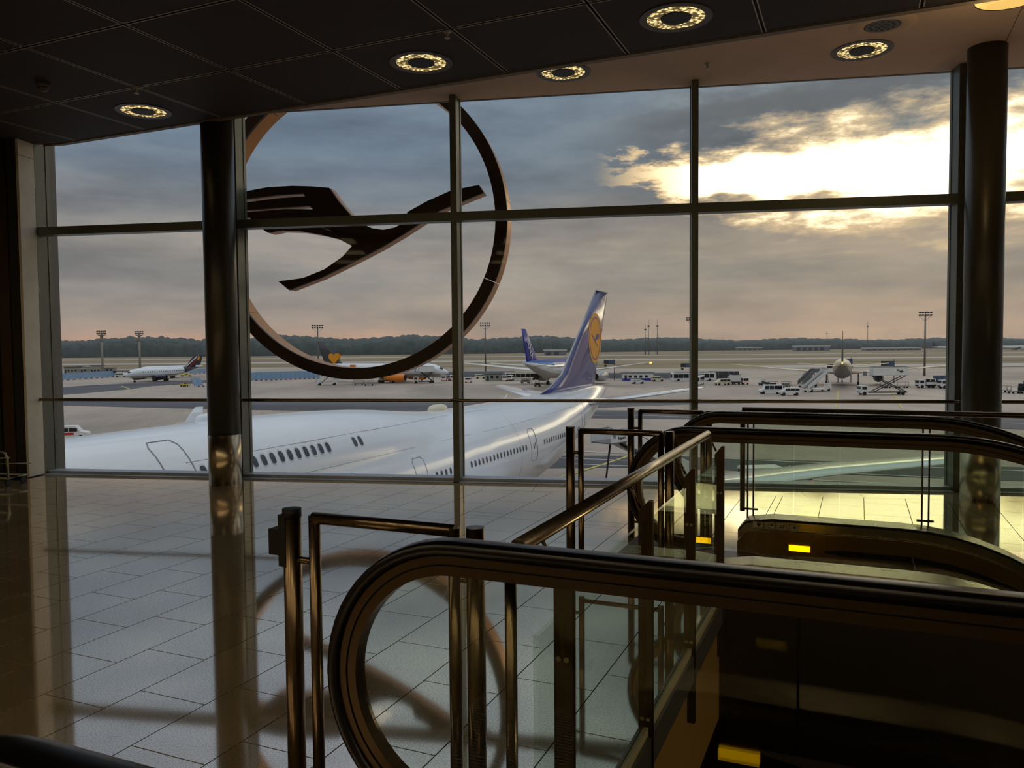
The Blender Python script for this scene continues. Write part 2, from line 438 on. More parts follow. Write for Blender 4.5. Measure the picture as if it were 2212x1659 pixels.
for i, q in enumerate(tiles):
    if i < 300:
        c = sum((Vector(p) for p in q), Vector()) / len(q)
        MB().prism([(p[0] - c.x, p[1] - c.y) for p in q], -.011, 0).build('tile', 'granite', floor, matrix=Matrix.Translation(c))
    else: rest.prism([(p[0], p[1]) for p in q], -.011, 0)
ro = rest.build('tile_field', 'granite', floor); ro['kind'] = 'stuff'
# lower level seen down the opening
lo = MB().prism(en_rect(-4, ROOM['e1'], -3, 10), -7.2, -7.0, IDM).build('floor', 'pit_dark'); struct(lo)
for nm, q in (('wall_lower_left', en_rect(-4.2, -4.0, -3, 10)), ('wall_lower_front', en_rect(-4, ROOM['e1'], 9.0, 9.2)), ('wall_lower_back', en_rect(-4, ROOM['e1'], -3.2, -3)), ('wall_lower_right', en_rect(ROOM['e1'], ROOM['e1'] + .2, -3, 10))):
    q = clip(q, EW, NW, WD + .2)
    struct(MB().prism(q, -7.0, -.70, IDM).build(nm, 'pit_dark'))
# slab-edge cladding towards the opening
struct(MB().prism(en_rect(PITE, PITE + .015, 2.02, 5.06), -.72, -.085, IDM).build('trim_slab_edge', 'fascia_tan'))

# ceiling: dark panels in bright edging
HC = 4.2985; CE0, CN0, CT = -7.971, 6.091, 1.2
NEDGE = CN0 + CT - .012
cp = clip(en_rect(ROOM['e0'], ROOM['e1'], ROOM['n0'], NEDGE), EW, NW, WD + .3)
ceil = struct(MB().prism(cp, HC + .02, HC + .6, IDM).build('ceiling', 'ceiling_dark'))
for j in range(-4, 1):
    for i in range(-4, 14):
        e0, n0 = CE0 + i * CT, CN0 + j * CT
        q = clip(en_rect(e0 + .012, e0 + CT - .012, n0 + .012, n0 + CT - .012), EW, NW, WD - .02)
        if len(q) < 4: continue
        cx = pix(EN(e0 + .6, n0 + .6, HC))
        if cx[2] < .5 or cx[1] < -420 or cx[0] < -900 or cx[0] > 3000: continue
        pnl = MB().prism(q, HC, HC + .03, IDM).build('ceiling_panel', 'ceiling_dark', ceil)
        tr = MB()
        n_ = len(q); c0 = (sum(p[0] for p in q) / n_, sum(p[1] for p in q) / n_)
        for k in range(n_):
            a, b = q[k - 1], q[k]
            ai = tuple(a[t] + (c0[t] - a[t]) * .016 for t in (0, 1)); bi = tuple(b[t] + (c0[t] - b[t]) * .016 for t in (0, 1))
            tr.prism([a, b, bi, ai], HC - .003, HC + .004, IDM)
        tr.build('panel_edging', 'ceiling_trim', pnl)
# drop edge and the higher soffit over the windows
HS = 4.605
q = clip(en_rect(ROOM['e0'], ROOM['e1'], NEDGE, NEDGE + .075), EW, NW, WD + .1)
struct(MB().prism(q, HC - .012, HS + .1, IDM).build('trim_ceiling_edge', 'ceiling_edge'))
q = clip(en_rect(ROOM['e0'], 1.30, NEDGE, 16), EW, NW, WD + .3)
sof = struct(MB().prism(q, HS, HS + .3, IDM).build('ceiling_soffit', 'soffit_paint'))
q = clip(en_rect(1.308, ROOM['e1'], NEDGE, 16), EW, NW, WD + .3)
MB().prism(q, HS, HS + .3, IDM).build('soffit_panel', 'soffit_paint', sof)

# window wall: bays of 2.797 m
S0, BW, NB = -7.811, 2.797, 7
ZT = 3.18
def window(k):
    a, b = S0 + k * BW, S0 + (k + 1) * BW
    o = link('window_%d' % (k + 1), None, None, None, MSW(a, WD, 0)); struct(o); o.empty_display_size = .2
    o['label'] = 'tall glazed window bay with a transom and a guard rail'
    MB().box(-.038, .038, 0, .21, 0, 4.60).box(-.045, .045, .19, .25, -.4, 4.60).build('mullion', 'frame_grey', o)
    MB().box(.038, BW - .038, .0, .16, ZT - .052, ZT + .052).build('transom', 'frame_grey', o)
    MB().box(.038, BW - .038, .16, .21, ZT - .02, ZT + .02).build('glazing_bar', 'frame_grey', o)
    MB().box(.038, BW - .038, .05, .25, .0, .045).box(.038, BW - .038, -.04, .05, 0, .010).box(0.038, BW - .038, .16, .25, -.4, 0).build('sill', 'sill_grey', o)
    rl = MB().tube([(-.0, -.01, .993), (.02, -.045, .993), (.09, -.05, .993), (BW - .09, -.05, .993), (BW - .02, -.045, .993), (BW, -.01, .993)], .021, 10).build('guard_rail', 'bronze', o)
    for z0, z1 in ((.045, ZT - .02), (ZT + .02, 4.6)):
        MB().box(.045, BW - .045, .205, .217, z0, z1).build('pane', 'window_glass', o)
    return o
for k in range(NB): window(k)
struct(MB().box(-.038, .038, 0, .21, 0, 4.60).build('trim_end_mullion', 'frame_grey', matrix=MSW(S0 + NB * BW, WD)))
# outer wall below, above and beside the glass
fo = MB().box(S0 - 12, S0 + NB * BW + 14, .25, .29, 4.60, 9.0, MSW(0, WD)).box(S0 - 12, S0 + NB * BW + 14, .25, .6, -10.98, -.02, MSW(0, WD))
fo.box(S0 - 12, S0 - .14, .2, .6, -.02, 4.6, MSW(0, WD)).box(S0 + NB * BW + .04, S0 + NB * BW + 14, .2, .6, -.02, 4.6, MSW(0, WD))
struct(fo.build('wall_facade', 'facade_outer'))
# left reveal and the dark wall beside it
rv = MB().box(.0, .036, -.27, -.001, 0, 4.6, MSW(S0, WD))
rv = rv.build('wall_reveal', 'stone_panel'); struct(rv)
MB().box(.0345, .0368, -.27, -.003, 0, .012, MSW(S0, WD)).build('joint', 'wall_dark', rv)
MB().box(.0345, .0368, -.27, -.003, 4.10, 4.106, MSW(S0, WD)).build('joint', 'wall_dark', rv)
wl = MB().box(-6, -.001, -.27, -.05, 0, 4.62, MSW(S0, WD)).build('wall_left', 'wall_dark'); struct(wl)
for (z0, z1) in ((.0, 1.98), (2.0, 3.3), (3.32, 4.25)):
    MB().box(-2.2, -.32, -.30, -.272, z0 + .01, z1 - .01, MSW(S0, WD)).build('wall_panel', 'wall_dark', wl)
MB().box(-.30, -.14, -.285, -.272, 0, 4.3, MSW(S0, WD)).build('door_jamb', 'bronze_dark', wl)
for nm, q in (('wall_back', en_rect(ROOM['e0'], ROOM['e1'], ROOM['n0'] - .2, ROOM['n0'])), ('wall_west', en_rect(ROOM['e0'] - .2, ROOM['e0'], ROOM['n0'], 13)), ('wall_right', en_rect(ROOM['e1'], ROOM['e1'] + .2, ROOM['n0'], 9))):
    q = clip(q, EW, NW, WD + .5)
    struct(MB().prism(q, -.1, 4.9, IDM).build(nm, 'wall_room'))

# ================================================================== COLUMNS
def column(s, wv, r, sleeve, label):
    t = thing('round_column', label, 'column', MSW(s, wv))
    MB().cyl((0, 0, 0), r, 4.62, 40).build('shaft', 'column_paint', t)
    MB().cyl((0, 0, 0), r + .004, sleeve, 40).build('base_sleeve', 'brushed_steel', t, label='brushed steel sleeve')
    return t
column(-5.005, 8.965, .187, .60, 'round dark metal column beside the circular emblem, steel sleeve at its foot')
column(3.437, 8.90, .181, .50, 'round dark metal column at the right edge behind the escalator')

# ================================================================== EMBLEM SCULPTURE outside the glass
CR = [(-0.86, .222), (-0.78, 0.231), (-0.717, 0.235), (-0.58, 0.253), (-0.407, 0.255), (-0.273, 0.246), (-0.156, 0.232), (-0.094, 0.143), (-0.018, 0.055), (0.064, -0.008),
      (0.129, -0.035), (0.2, -0.046), (0.277, -0.034), (0.345, .0), (0.36, 0.060), (0.495, 0.126), (0.652, 0.186), (0.823, 0.21), (0.853, 0.162), (0.725, 0.116),
      (0.564, 0.058), (0.447, -0.012), (0.329, -0.081), (0.175, -0.163), (-0.006, -0.246), (-0.225, -0.341), (-0.445, -0.416), (-0.518, -0.357), (-0.347, -0.339),
      (-0.2, -0.287), (-0.077, -0.21), (-0.01, -0.142), (-0.099, -0.096), (-0.219, -0.064), (-0.365, -0.036), (-0.5, -0.028), (-0.581, -0.041), (-0.636, -0.007),
      (-0.709, 0.062), (-0.78, .06), (-.84, .062), (-.80, .090), (-.72, .098), (-0.46, 0.108), (-0.271, 0.100), (-0.294, 0.124), (-0.521, 0.120), (-.72, .112), (-.85, .118), (-.84, .150),
      (-.72, .162), (-.50, .180), (-.322, .184), (-.334, .204), (-.52, .200), (-.72, .184), (-.86, .178)]
CRZ = [i for i in range(len(CR))]
def extr(poly, y0, y1):                     # polygon in x,z extruded along y
    mb = MB(); mb.prism(poly, 0, 1)
    mb.v = [(x, y0 + (y1 - y0) * z, y) for x, y, z in mb.v]
    return mb
em = thing('crane_emblem', 'huge bronze ring with a flying crane inside, hanging outside the window', 'sculpture', MSW(-3.84, WD + 1.0, 3.30))
def ring_rect(r0, r1, y0, y1, seg=120, a0=0, a1=2 * math.pi):
    mb = MB(); rg = []
    for k in range(seg + 1):
        a = a0 + (a1 - a0) * k / seg; c, s_ = math.cos(a), math.sin(a)
        rg.append([(r0 * c, y0, r0 * s_), (r1 * c, y0, r1 * s_), (r1 * c, y1, r1 * s_), (r0 * c, y1, r0 * s_)])
    mb.rings(rg, True, None, False); return mb
NSEG = 12
for k in range(NSEG):
    a = 2 * math.pi * k / NSEG + .12
    sg = ring_rect(1.941, 2.098, 0, .05, 12, a, a + 2 * math.pi / NSEG - .0035).build('ring_segment', 'gold_backlit', em)
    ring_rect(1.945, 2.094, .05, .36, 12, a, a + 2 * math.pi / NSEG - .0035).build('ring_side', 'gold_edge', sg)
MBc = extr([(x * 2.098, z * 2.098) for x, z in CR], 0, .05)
bird = MBc.build('crane', 'gold_backlit', em, 'bronze crane figure')
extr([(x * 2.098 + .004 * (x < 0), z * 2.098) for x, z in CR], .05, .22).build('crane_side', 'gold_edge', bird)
for x in (-.25,):
    MB().tube([(x, -.72, -.10), (x, .10, -.10)], .02, 8).build('mounting_arm', 'bronze_dark', em)

# ================================================================== CEILING FITTINGS
def ring_lamp(e, n, z, label, rad=1.0):
    t = thing('recessed_ring_lamp', label, 'ceiling lamp', MEN(e, n, z), 'glowing ring lamps in the ceiling')
    MB().lathe([(.235 * rad, .0), (.235 * rad, -.006), (.295 * rad, -.006), (.295 * rad, .002)], 40, smooth=False, cap=False).build('flange', 'lamp_flange', t)
    MB().lathe([(.125 * rad, .000), (.18 * rad, -.004), (.235 * rad, .000), (.235 * rad, .012), (.125 * rad, .012)], 40, cap=False).build('crystal_ring', 'lamp_crystal', t, 'glowing crystal ring')
    MB().lathe([(.001, -.010), (.122 * rad, -.010), (.127 * rad, .002)], 40, cap=False, smooth=False).build('cap', 'lamp_cap', t)
    return t
ring_lamp(-3.797, 6.684, HC - .001, 'ring lamp in the dark panelled ceiling above the emblem')
ring_lamp(-1.399, 6.658, HC - .001, 'largest ring lamp at the top edge of the dark ceiling')
ring_lamp(-7.378, 6.714, HC - .001, 'leftmost ring lamp in the dark ceiling near the left column')
ring_lamp(-2.981, 8.36, HS - .001, 'ring lamp in the pale soffit, half hidden by the ceiling edge')
ring_lamp(-.002, 9.02, HS - .001, 'ring lamp in the pale soffit below the loudspeaker')
for e in (-9.8, -7.4, -5.0, -2.6, -.2, 2.2, 4.6, 7.0):  # unseen glowing panels, added as fill light for the hall
    for n in (-1.7, -4.1, -6.5):
        lt = thing('fill_panel', 'unseen square fill-light panel added under the ceiling behind the viewer', 'ceiling lamp', MEN(e, n, HC), 'added fill-light panels behind the viewer')
        MB().box(-.56, .56, -.56, .56, -.004, .004).build('diffuser', 'fill_glow', lt); MB().box(-.6, .6, -.6, -.56, -.02, .01).box(-.6, .6, .56, .6, -.02, .01).box(-.6, -.56, -.56, .56, -.02, .01).box(.56, .6, -.56, .56, -.02, .01).build('frame', 'ceiling_trim', lt)
spk = thing('ceiling_loudspeaker', 'round perforated loudspeaker in the soffit', 'loudspeaker', MEN(.17, 8.388, HS))
MB().lathe([(.16, -.012), (.17, -.02), (.26, -.012), (.30, 0)], 40, cap=False).build('rim', 'soffit_paint', spk)
MB().cyl((0, 0, -.016), .150, .012, 32).build('grille', 'lamp_flange', spk)
for a, rr in [(0, 0)] + [(k * 60, .052) for k in range(6)] + [(k * 30, .105) for k in range(12)]:
    MB().cyl((rr * math.cos(R(a)), rr * math.sin(R(a)), -.019), .015, .004, 10).build('hole', 'lamp_cap', spk)
_p = gp(2187, -8, 4.37)
dr = thing('drum_lamp', 'lit amber drum lamp at the top right corner', 'lamp', Matrix.Translation((_p.x, _p.y, 4.37)))
MB().lathe([(.001, .012), (.25, .012), (.255, .0), (.262, .0), (.262, .235)], 40, cap=False).build('diffuser', 'lamp_drum', dr, 'amber glowing drum')
MB().lathe([(.262, -.004), (.270, -.004), (.270, .02), (.262, .02)], 40, cap=False).build('rim', 'bronze', dr)
MB().cyl((0, 0, .225), .20, .012, 24).build('mounting_plate', 'lamp_flange', dr)
ld = bpy.data.lights.new('drum_light', 'POINT'); ld.energy = 8; ld.color = (1, .72, .35); ld.shadow_soft_size = .2
link('drum_light', ld, dr, None, Matrix.Translation((0, 0, -.28)))
ll = thing('lower_hall_lamp', 'globe lamp of the hall below, out of sight down the escalator well', 'lamp', MEN(4.6, 3.4, -1.6))
MB().lathe([(.01, -.2), (.12, -.16), (.2, 0), (.12, .16), (.03, .2), (.03, .9)], 20, cap=False).build('globe', 'warm_light', ll)
ld = bpy.data.lights.new('lower_light', 'POINT'); ld.energy = 90; ld.color = (1, .78, .45); ld.shadow_soft_size = .25
link('lower_light', ld, ll, None, Matrix.Translation((0, 0, -.5)))
sd = thing('smoke_detector', 'pale round smoke detector on the dark ceiling, far left', 'smoke detector', MEN(-7.489, 5.592, HC))
MB().lathe([(.001, -.085), (.035, -.085), (.045, -.07), (.05, -.05), (.062, -.048), (.066, -.02), (.062, 0)], 24, cap=False).build('housing', 'lamp_flange', sd)
MB().lathe([(.052, -.06), (.055, -.06), (.055, -.052), (.052, -.052)], 24, cap=False).build('vent_slot', 'lamp_cap', sd)
for e, n, z, lb in ((-6.794, 6.104, HC, 'small sprinkler head by the leftmost ring lamp'), (-3.228, 6.133, HC, 'small sprinkler head beside the ring lamp above the emblem'), (-1.503, 8.742, HS, 'small sprinkler head in the pale soffit')):
    sk = thing('sprinkler', lb, 'sprinkler', MEN(e, n, z), 'sprinkler heads')
    MB().lathe([(.035, 0), (.03, -.01), (.012, -.014), (.01, -.045), (.001, -.045)], 16, cap=False).build('body', 'ceiling_trim', sk)
    MB().cyl((0, 0, -.058), .025, .004, 12).build('deflector', 'ceiling_trim', sk)

# ================================================================== ESCALATORS
def arc(cx, cz, r, a0, a1, n): return [(cx + r * math.cos(a0 + (a1 - a0) * k / n), cz + r * math.sin(a0 + (a1 - a0) * k / n)) for k in range(n + 1)]
def esc_path(off, e_end=5.0, ebend=.42):    # newel, level run, bend and slope; off = inset from the handrail top line
    r = .415 - off; cx, cz = -1.0, .685
    pts = arc(cx, cz, r, R(268), R(90), 26)
    pts += [(-.8, cz + r), (-.4, cz + r), (0, cz + r), (ebend, cz + r)]
    Rb = 1.6 + (off * -1.0); bc = (ebend, cz + r - 1.6 + off - (0))
    Rb = 1.6 - off; bc = (ebend, cz + r - Rb)
    bend = arc(bc[0], bc[1], Rb, R(90), R(60), 12)[1:]
    pts += bend
    ex, ez = pts[-1]; L = (e_end - ex); pts.append((e_end, ez - L * math.tan(R(30))))
    return pts
def band(path_o, path_i, n0, n1):           # solid strip between two paths, in e,z, extruded in n
    mb = MB(); rg = [[(a[0], n0, a[1]), (a[0], n1, a[1]), (b[0], n1, b[1]), (b[0], n0, b[1])] for a, b in zip(path_o, path_i)]
    mb.rings(rg, True, None, False); return mb
def ribbon(path, hw, top, bot):             # rounded handrail section swept along a path (section in n and normal direction)
    mb = MB(); rg = []; n = len(path)
    for i, (x, z) in enumerate(path):
        a, b = path[max(i - 1, 0)], path[min(i + 1, n - 1)]; d = Vector((b[0] - a[0], b[1] - a[1])).normalized(); nx, nz = -d.y, d.x
        sec = []
        for k in range(14):
            t = 2 * math.pi * k / 14; cy, cz = math.cos(t), math.sin(t)
            yy = hw * (abs(cy) ** .6) * (1 if cy >= 0 else -1); hh_ = (top if cz >= 0 else bot) * (abs(cz) ** .6) * (1 if cz >= 0 else -1)
            sec.append((x + nx * hh_, yy, z + nz * hh_))
        rg.append(sec)
    mb.rings(rg, True); return mb
def balustrade(t, n, side, long_end=4.6, tag_=''):
    """side=+1: passengers on the +n side"""
    Mx = Matrix.Translation((0, n, 0))
    ribbon(esc_path(.020, long_end), .040, .020, .024).build('handrail', 'rubber_black', t, 'black rubber handrail', matrix=Mx)
    band(esc_path(.040, long_end), esc_path(.064, long_end), -.026, .026).build('rail_profile', 'bronze_dark', t, matrix=Mx)
    band(esc_path(.064, long_end), esc_path(.069, long_end), -.018, .018).build('profile_groove', 'black_plastic', t, matrix=Mx)
    band(esc_path(.069, long_end), esc_path(.096, long_end), -.024, .024).build('rail_profile', 'bronze_dark', t, matrix=Mx)
    # glass: everything inside the profile down to the deck
    top = esc_path(.094, long_end)
    ebs = [(-1.0, .30), (-.5, .28)]
    def deckz(e):
        if e < .30: return .275
        x = e - .30; Rb = 1.7
        if x < Rb * math.sin(R(30)): return .275 - (Rb - math.sqrt(Rb * Rb - x * x))
        x0 = Rb * math.sin(R(30)); return .275 - (Rb - Rb * math.cos(R(30))) - (x - x0) * math.tan(R(30))
    cuts = (-9, -.36, .85, 2.2, long_end) if side > 0 else (-9, -.12, 1.2, 2.4, long_end)
    pol = top
    def top_at(e):
        for a, b in zip(top[26:-1], top[27:]):
            if a[0] <= e <= b[0]: return a[1] + (b[1] - a[1]) * (e - a[0]) / max(1e-6, b[0] - a[0])
        return top[-1][1]
    for a, b in zip(cuts, cuts[1:]):
        if a < -5:
            up = [p for p in top if p[0] <= b and p not in top[27:]] ; up = [p for p in top[:27]] + [(e, top_at(e)) for e in (-.7, b - .003)]
            lo_ = [(b - .003, deckz(b))]
        else:
            es = [a + .003 + (b - a - .006) * k / 10 for k in range(11)]
            up = [(e, top_at(e)) for e in es]; lo_ = [(e, deckz(e)) for e in reversed(es)]
        extr(up + lo_, -.006, .006).build('glass_panel', 'balustrade_glass', t, matrix=Mx)
    # deck and skirt
    es = [-.86, -.80, -.6, -.3, 0, .3] + [.3 + .17 * k for k in range(1, 6)] + [1.6, 2.6, long_end]
    dz = lambda e: deckz(e) - (.10 if e < -.85 else (.03 if e < -.79 else 0))
    w0, w1 = (-.16, .05) if side > 0 else (-.05, .16)
    dk = MB(); rg = []
    for e in es:
        z = dz(e); rg.append([(e, w0, z - .012), (e, w0, z), (e, w1, z), (e, w1, z - .012)])
    dk.rings(rg, True, None, False).build('deck', 'brushed_steel', t, matrix=Mx)
    y0, y1 = (.05, .06) if side > 0 else (-.06, -.05)
    bl = MB(); rg = []
    for e in es: z = dz(e); rg.append([(e, y0, z - .018), (e, y0, z - .002), (e, y1 + .004 * side, z - .002), (e, y1 + .004 * side, z - .018)])
    bl.rings(rg, True, None, False).build('deck_edge', 'black_plastic', t, matrix=Mx)
    bl = MB(); rg = []
    for e in es: z = dz(e); rg.append([(e, y0, z - .085), (e, y0, z - .018), (e, y1, z - .018), (e, y1, z - .085)])
    bl.rings(rg, True, None, False).build('inner_deck', 'brushed_steel', t, matrix=Mx)
    y2, y3 = (.075, .09) if side > 0 else (-.09, -.075)
    sk = MB(); rg = []
    for e in es: z = dz(e); rg.append([(e, y2, min(z, .275) - .55), (e, y2, z - .085), (e, y3, z - .085), (e, y3, min(z, .275) - .55)])
    skirt = sk.rings(rg, True, None, False).build('skirt', 'skirt_steel', t, matrix=Mx)
    br_ = MB(); rg = []
    for i, e in enumerate([-.22, -.1, .1, .3] + es[6:]):
        z = dz(e); hgt = .004 if i == 0 else .018; yb0, yb1 = (y3, y3 + .03) if side > 0 else (y2 - .03, y2)
        rg.append([(e, yb0, z - .21 - hgt), (e, yb0, z - .21 + hgt), (e, yb1, z - .21 + hgt), (e, yb1, z - .21 - hgt)])
    br_.rings(rg, True, None, False).build('skirt_brush', 'black_plastic', t, matrix=Mx)
    # outer cladding
    yo0, yo1 = (-.16, -.145) if side > 0 else (.145, .16)
    oc = MB(); rg = []
    for e in es: z = dz(e); rg.append([(e, yo0, z - 1.15), (e, yo0, z - .012), (e, yo1, z - .012), (e, yo1, z - 1.15)])
    oc.rings(rg, True, None, False).build('outer_cladding', 'bronze_dark', t, matrix=Mx)
    oc = MB(); rg = []
    for e in es: z = dz(e); rg.append([(e, yo0 - .003, z - .045), (e, yo0 - .003, z - .002), (e, yo1 + .003, z - .002), (e, yo1 + .003, z - .045)])
    oc.rings(rg, True, None, False).build('outer_trim', 'cream_trim', t, matrix=Mx)
    # lamp in the skirt
    yl0, yl1 = (y3, y3 + .012) if side > 0 else (y2 - .012, y2)
    MB().box(-.475, -.325, yl0, yl1, .050, .092).build('skirt_lamp', 'skirt_lamp', skirt, 'glowing amber lamp')
    # pictogram stickers
    for k in range(4):
        e0 = -.745 + k * .088; ys = (y1, y1 + .002) if side > 0 else (y0 - .002, y0)
        st = MB().box(e0, e0 + .078, *ys, .198, .246).build('pictogram_sticker', 'cream_trim', skirt)
    for k in range(4):
        e0 = -.745 + k * .088; ys = (y1 + .002, y1 + .0035) if side > 0 else (y0 - .0035, y0 - .002)
        pg = MB().box(e0 + .004, e0 + .074, *ys, .201, .2035).box(e0 + .004, e0 + .074, *ys, .2405, .243).box(e0 + .004, e0 + .0065, *ys, .2035, .2405).box(e0 + .0715, e0 + .074, *ys, .2035, .2405)
        if k == 0: pg.box(e0 + .035, e0 + .05, *ys, .21, .233).box(e0 + .03, e0 + .06, *ys, .222, .236)
        elif k == 1: pg.box(e0 + .014, e0 + .055, *ys, .226, .231).box(e0 + .014, e0 + .018, *ys, .208, .226).box(e0 + .05, e0 + .062, *ys, .222, .235).box(e0 + .02, e0 + .045, *ys, .208, .212)
        elif k == 2: pg.box(e0 + .014, e0 + .064, *ys, .213, .217).box(e0 + .014, e0 + .064, *ys, .224, .230).box(e0 + .03, e0 + .034, *ys, .207, .238).box(e0 + .046, e0 + .050, *ys, .207, .238)
        else: pg.box(e0 + .02, e0 + .06, *ys, .216, .220).box(e0 + .036, e0 + .044, *ys, .212, .232).box(e0 + .044, e0 + .06, *ys, .222, .226)
        pg.build('pictogram', 'black_plastic', skirt)
def escalator(nA, nB, label, plate_e0, front=True):
    t = thing('escalator', label, 'escalator', IDM, None)
    balustrade(t, nA, +1); balustrade(t, nB, -1)
    a, b = nA + .09, nB - .09
    MB().box(plate_e0, -1.02, nA - .15, nB + .32, -.01, .004).build('landing_plate', 'mat_metal', t, 'ribbed grey landing plate')
    rb = MB()
    for k in range(int((nB + .30 - nA + .13) / .024)):
        y = nA - .13 + k * .024; rb.box(plate_e0 + .02, -1.03, y, y + .012, .004, .008)
    rb.build('plate_ribs', 'shoe_grey', t)['kind'] = 'stuff'
    MB().box(-1.01, -.55, a, b, -.05, .004).build('comb_carrier', 'comb_metal', t)
    cb = MB()
    for k in range(int((b - a) / .018)):
        y = a + k * .018; cb.box(-.56, -.44, y, y + .009, -.02, .010)
    cb.build('comb', 'comb_metal', t)['kind'] = 'stuff'
    # steps
    es, zs = -.44, -.015
    for k in range(11):
        e0 = es + k * .40
        z = -.015 if k < 2 else (-.10 if k == 2 else -.10 - .205 * (k - 2))
        st = MB().box(e0, e0 + .40, a + .005, b - .005, z - .03, z).build('step', 'comb_metal', t)
        rs = MB()
        for q in range(22):
            y = a + .01 + (b - a - .02) * q / 22; rs.box(e0 + .005, e0 + .395, y, y + .022, z, z + .006)
        rs.build('step_tread', 'comb_metal', st)
        if k >= 2: MB().box(e0, e0 + .01, a + .005, b - .005, z, z + .20).build('step_riser', 'comb_metal', st)
    # truss casing
    tz = [(-1.9, -.70), (.2, -1.0), (1.0, -1.25), (4.6, -3.3)]
    tb = [(-1.9, -.06), (.2, -.06), (1.0, -.45), (4.6, -2.5)]
    tb = [(-1.9, -.05), (-.3, -.05), (.8, -.30), (1.0, -.42), (4.6, -2.50)]
    tz = [(-1.9, -.70), (-.3, -.95), (.8, -1.2), (1.0, -1.35), (4.6, -3.43)]
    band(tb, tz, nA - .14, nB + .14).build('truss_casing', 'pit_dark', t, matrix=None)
    return t
escalator(.69, 1.917, 'near escalator whose black handrail loop fills the lower right foreground', -1.60)
escalator(5.20, 6.49, 'far escalator going down beside the window wall', -1.72)

# ================================================================== ENTRY BARRIERS beside the newels
def barrier(n, e0, e1, e2, e3, cap, label):
    t = thing('entry_barrier', label, 'barrier', MEN(0, n), 'tubular entry barriers')
    MB().cyl((e0, 0, 0), .030, 1.095, 20).build('post', 'bronze', t)
    MB().cyl((e0, 0, 1.07 if cap else 1.094), .031, .028 if cap else .006, 20).build('post_cap', 'black_plastic' if cap else 'bronze', t)
    if cap: MB().box(e0 - .075, e0 - .02, -.028, .028, .945, 1.03).box(e0 - .033, e0 - .005, -.031, .031, .91, 1.08).build('belt_socket', 'black_plastic', t, 'black belt socket')
    r = .0195; z = 1.083
    MB().tube([(e1, 0, .02), (e1, 0, z), (e2, 0, z), (e2, 0, .02)], [r, r * 1.0, r, r], 12, smooth=True) if False else None
    fr = MB().cyl((e1, 0, .02), r, z - .02, 14).cyl((e2, 0, .02), r, z - .02, 14).tube([(e1 - r * .2, 0, z - r * .5), (e2 + r * .2, 0, z - r * .5)], r, 14).tube([(e1, 0, .045), (e2, 0, .045)], r * .7, 10)
    fr.build('frame', 'bronze', t)
    MB().cyl((e3, 0, 0), .028, 1.09, 20).build('post', 'bronze', t)
    for z_ in (.93, .13):
        MB().tube([(e0, 0, z_), (e1, 0, z_)], .011, 10).build('connector', 'bronze', t); MB().tube([(e2, 0, z_), (e3, 0, z_)], .011, 10).build('connector', 'bronze', t)
    return t
barrier(2.105, -1.705, -1.615, -1.105, -1.035, True, 'nearest tubular barrier, its left post topped with a black belt socket')
barrier(4.94, -1.728, -1.655, -1.13, -1.075, False, 'middle tubular barrier in front of the far escalator')
barrier(6.60, -1.765, -1.685, -1.165, -1.115, False, 'farthest tubular barrier, closest to the window wall')

# ================================================================== GLASS GUARD between the escalators
gd = thing('glass_guard', 'glass guard with a sloping-looking steel tube rail between the two escalators', 'railing', IDM)
ge_ = -.775
MB().tube([(-.838, 1.965, 1.082), (-.838, 4.915, 1.082)], .0235, 16).build('tube_rail', 'brushed_steel', gd, 'bright steel tube rail')
PNS = (2.155, 3.125, 4.035, 4.975)
for n in PNS:
    poly = [(-.028, -.30), (.028, -.30), (.028, 1.005), (.012, 1.005), (-.028, .955)]
    p_ = MB()
    for y in (-.014, .006): p_.add(*(lambda mb: (mb.v, mb.f))(extr(poly, y, y + .009)))
    p_.box(-.012, .012, -.008, .008, -.3, .93)
    po = p_.build('post', 'bronze_dark', gd, matrix=Matrix.Translation((ge_, n, 0)))
    bo = MB()
    for z in (.72, .12): 
        for x in (-.012, .012): bo.cyl((0, 0, 0), .008, .006, 10, Matrix.Translation((x, -.014, z)) @ Matrix.Rotation(R(90), 4, 'X'))
    bo.build('bolt', 'brushed_steel', po)
    MB().tube([(ge_ - .02, n - .01, .975), (-.838, n - .02, 1.07)], .006, 8).build('rail_bracket', 'bronze', gd)
for a, b in zip(PNS, PNS[1:]):
    MB().box(ge_ - .006, ge_ + .006, a + .018, b - .018, .06, .925).build('glass_panel', 'fence_glass', gd)
MB().box(ge_ - .007, ge_ + .007, 1.93, PNS[0] - .02, .10, .86).build('glass_panel', 'fence_glass', gd)
MB().box(ge_ - .03, ge_ - .018, 2.0, 5.05, -.0, .075).box(ge_ + .012, ge_ + .024, 2.0, 5.05, -.085, .05).build('base_shoe', 'shoe_grey', gd)
MB().box(ge_ - .008, ge_ + .012, 2.0, 5.05, .05, .085).build('shoe_cap', 'cream_trim', gd)
MB().cyl((-.885, 2.02, 0), .017, 1.03, 14).build('end_post', 'bronze', gd)
MB().tube([(-.885, 2.02, .16), (-.80, 2.02, .16), (ge_, 2.06, .20)], .009, 8).build('connector', 'bronze', gd)

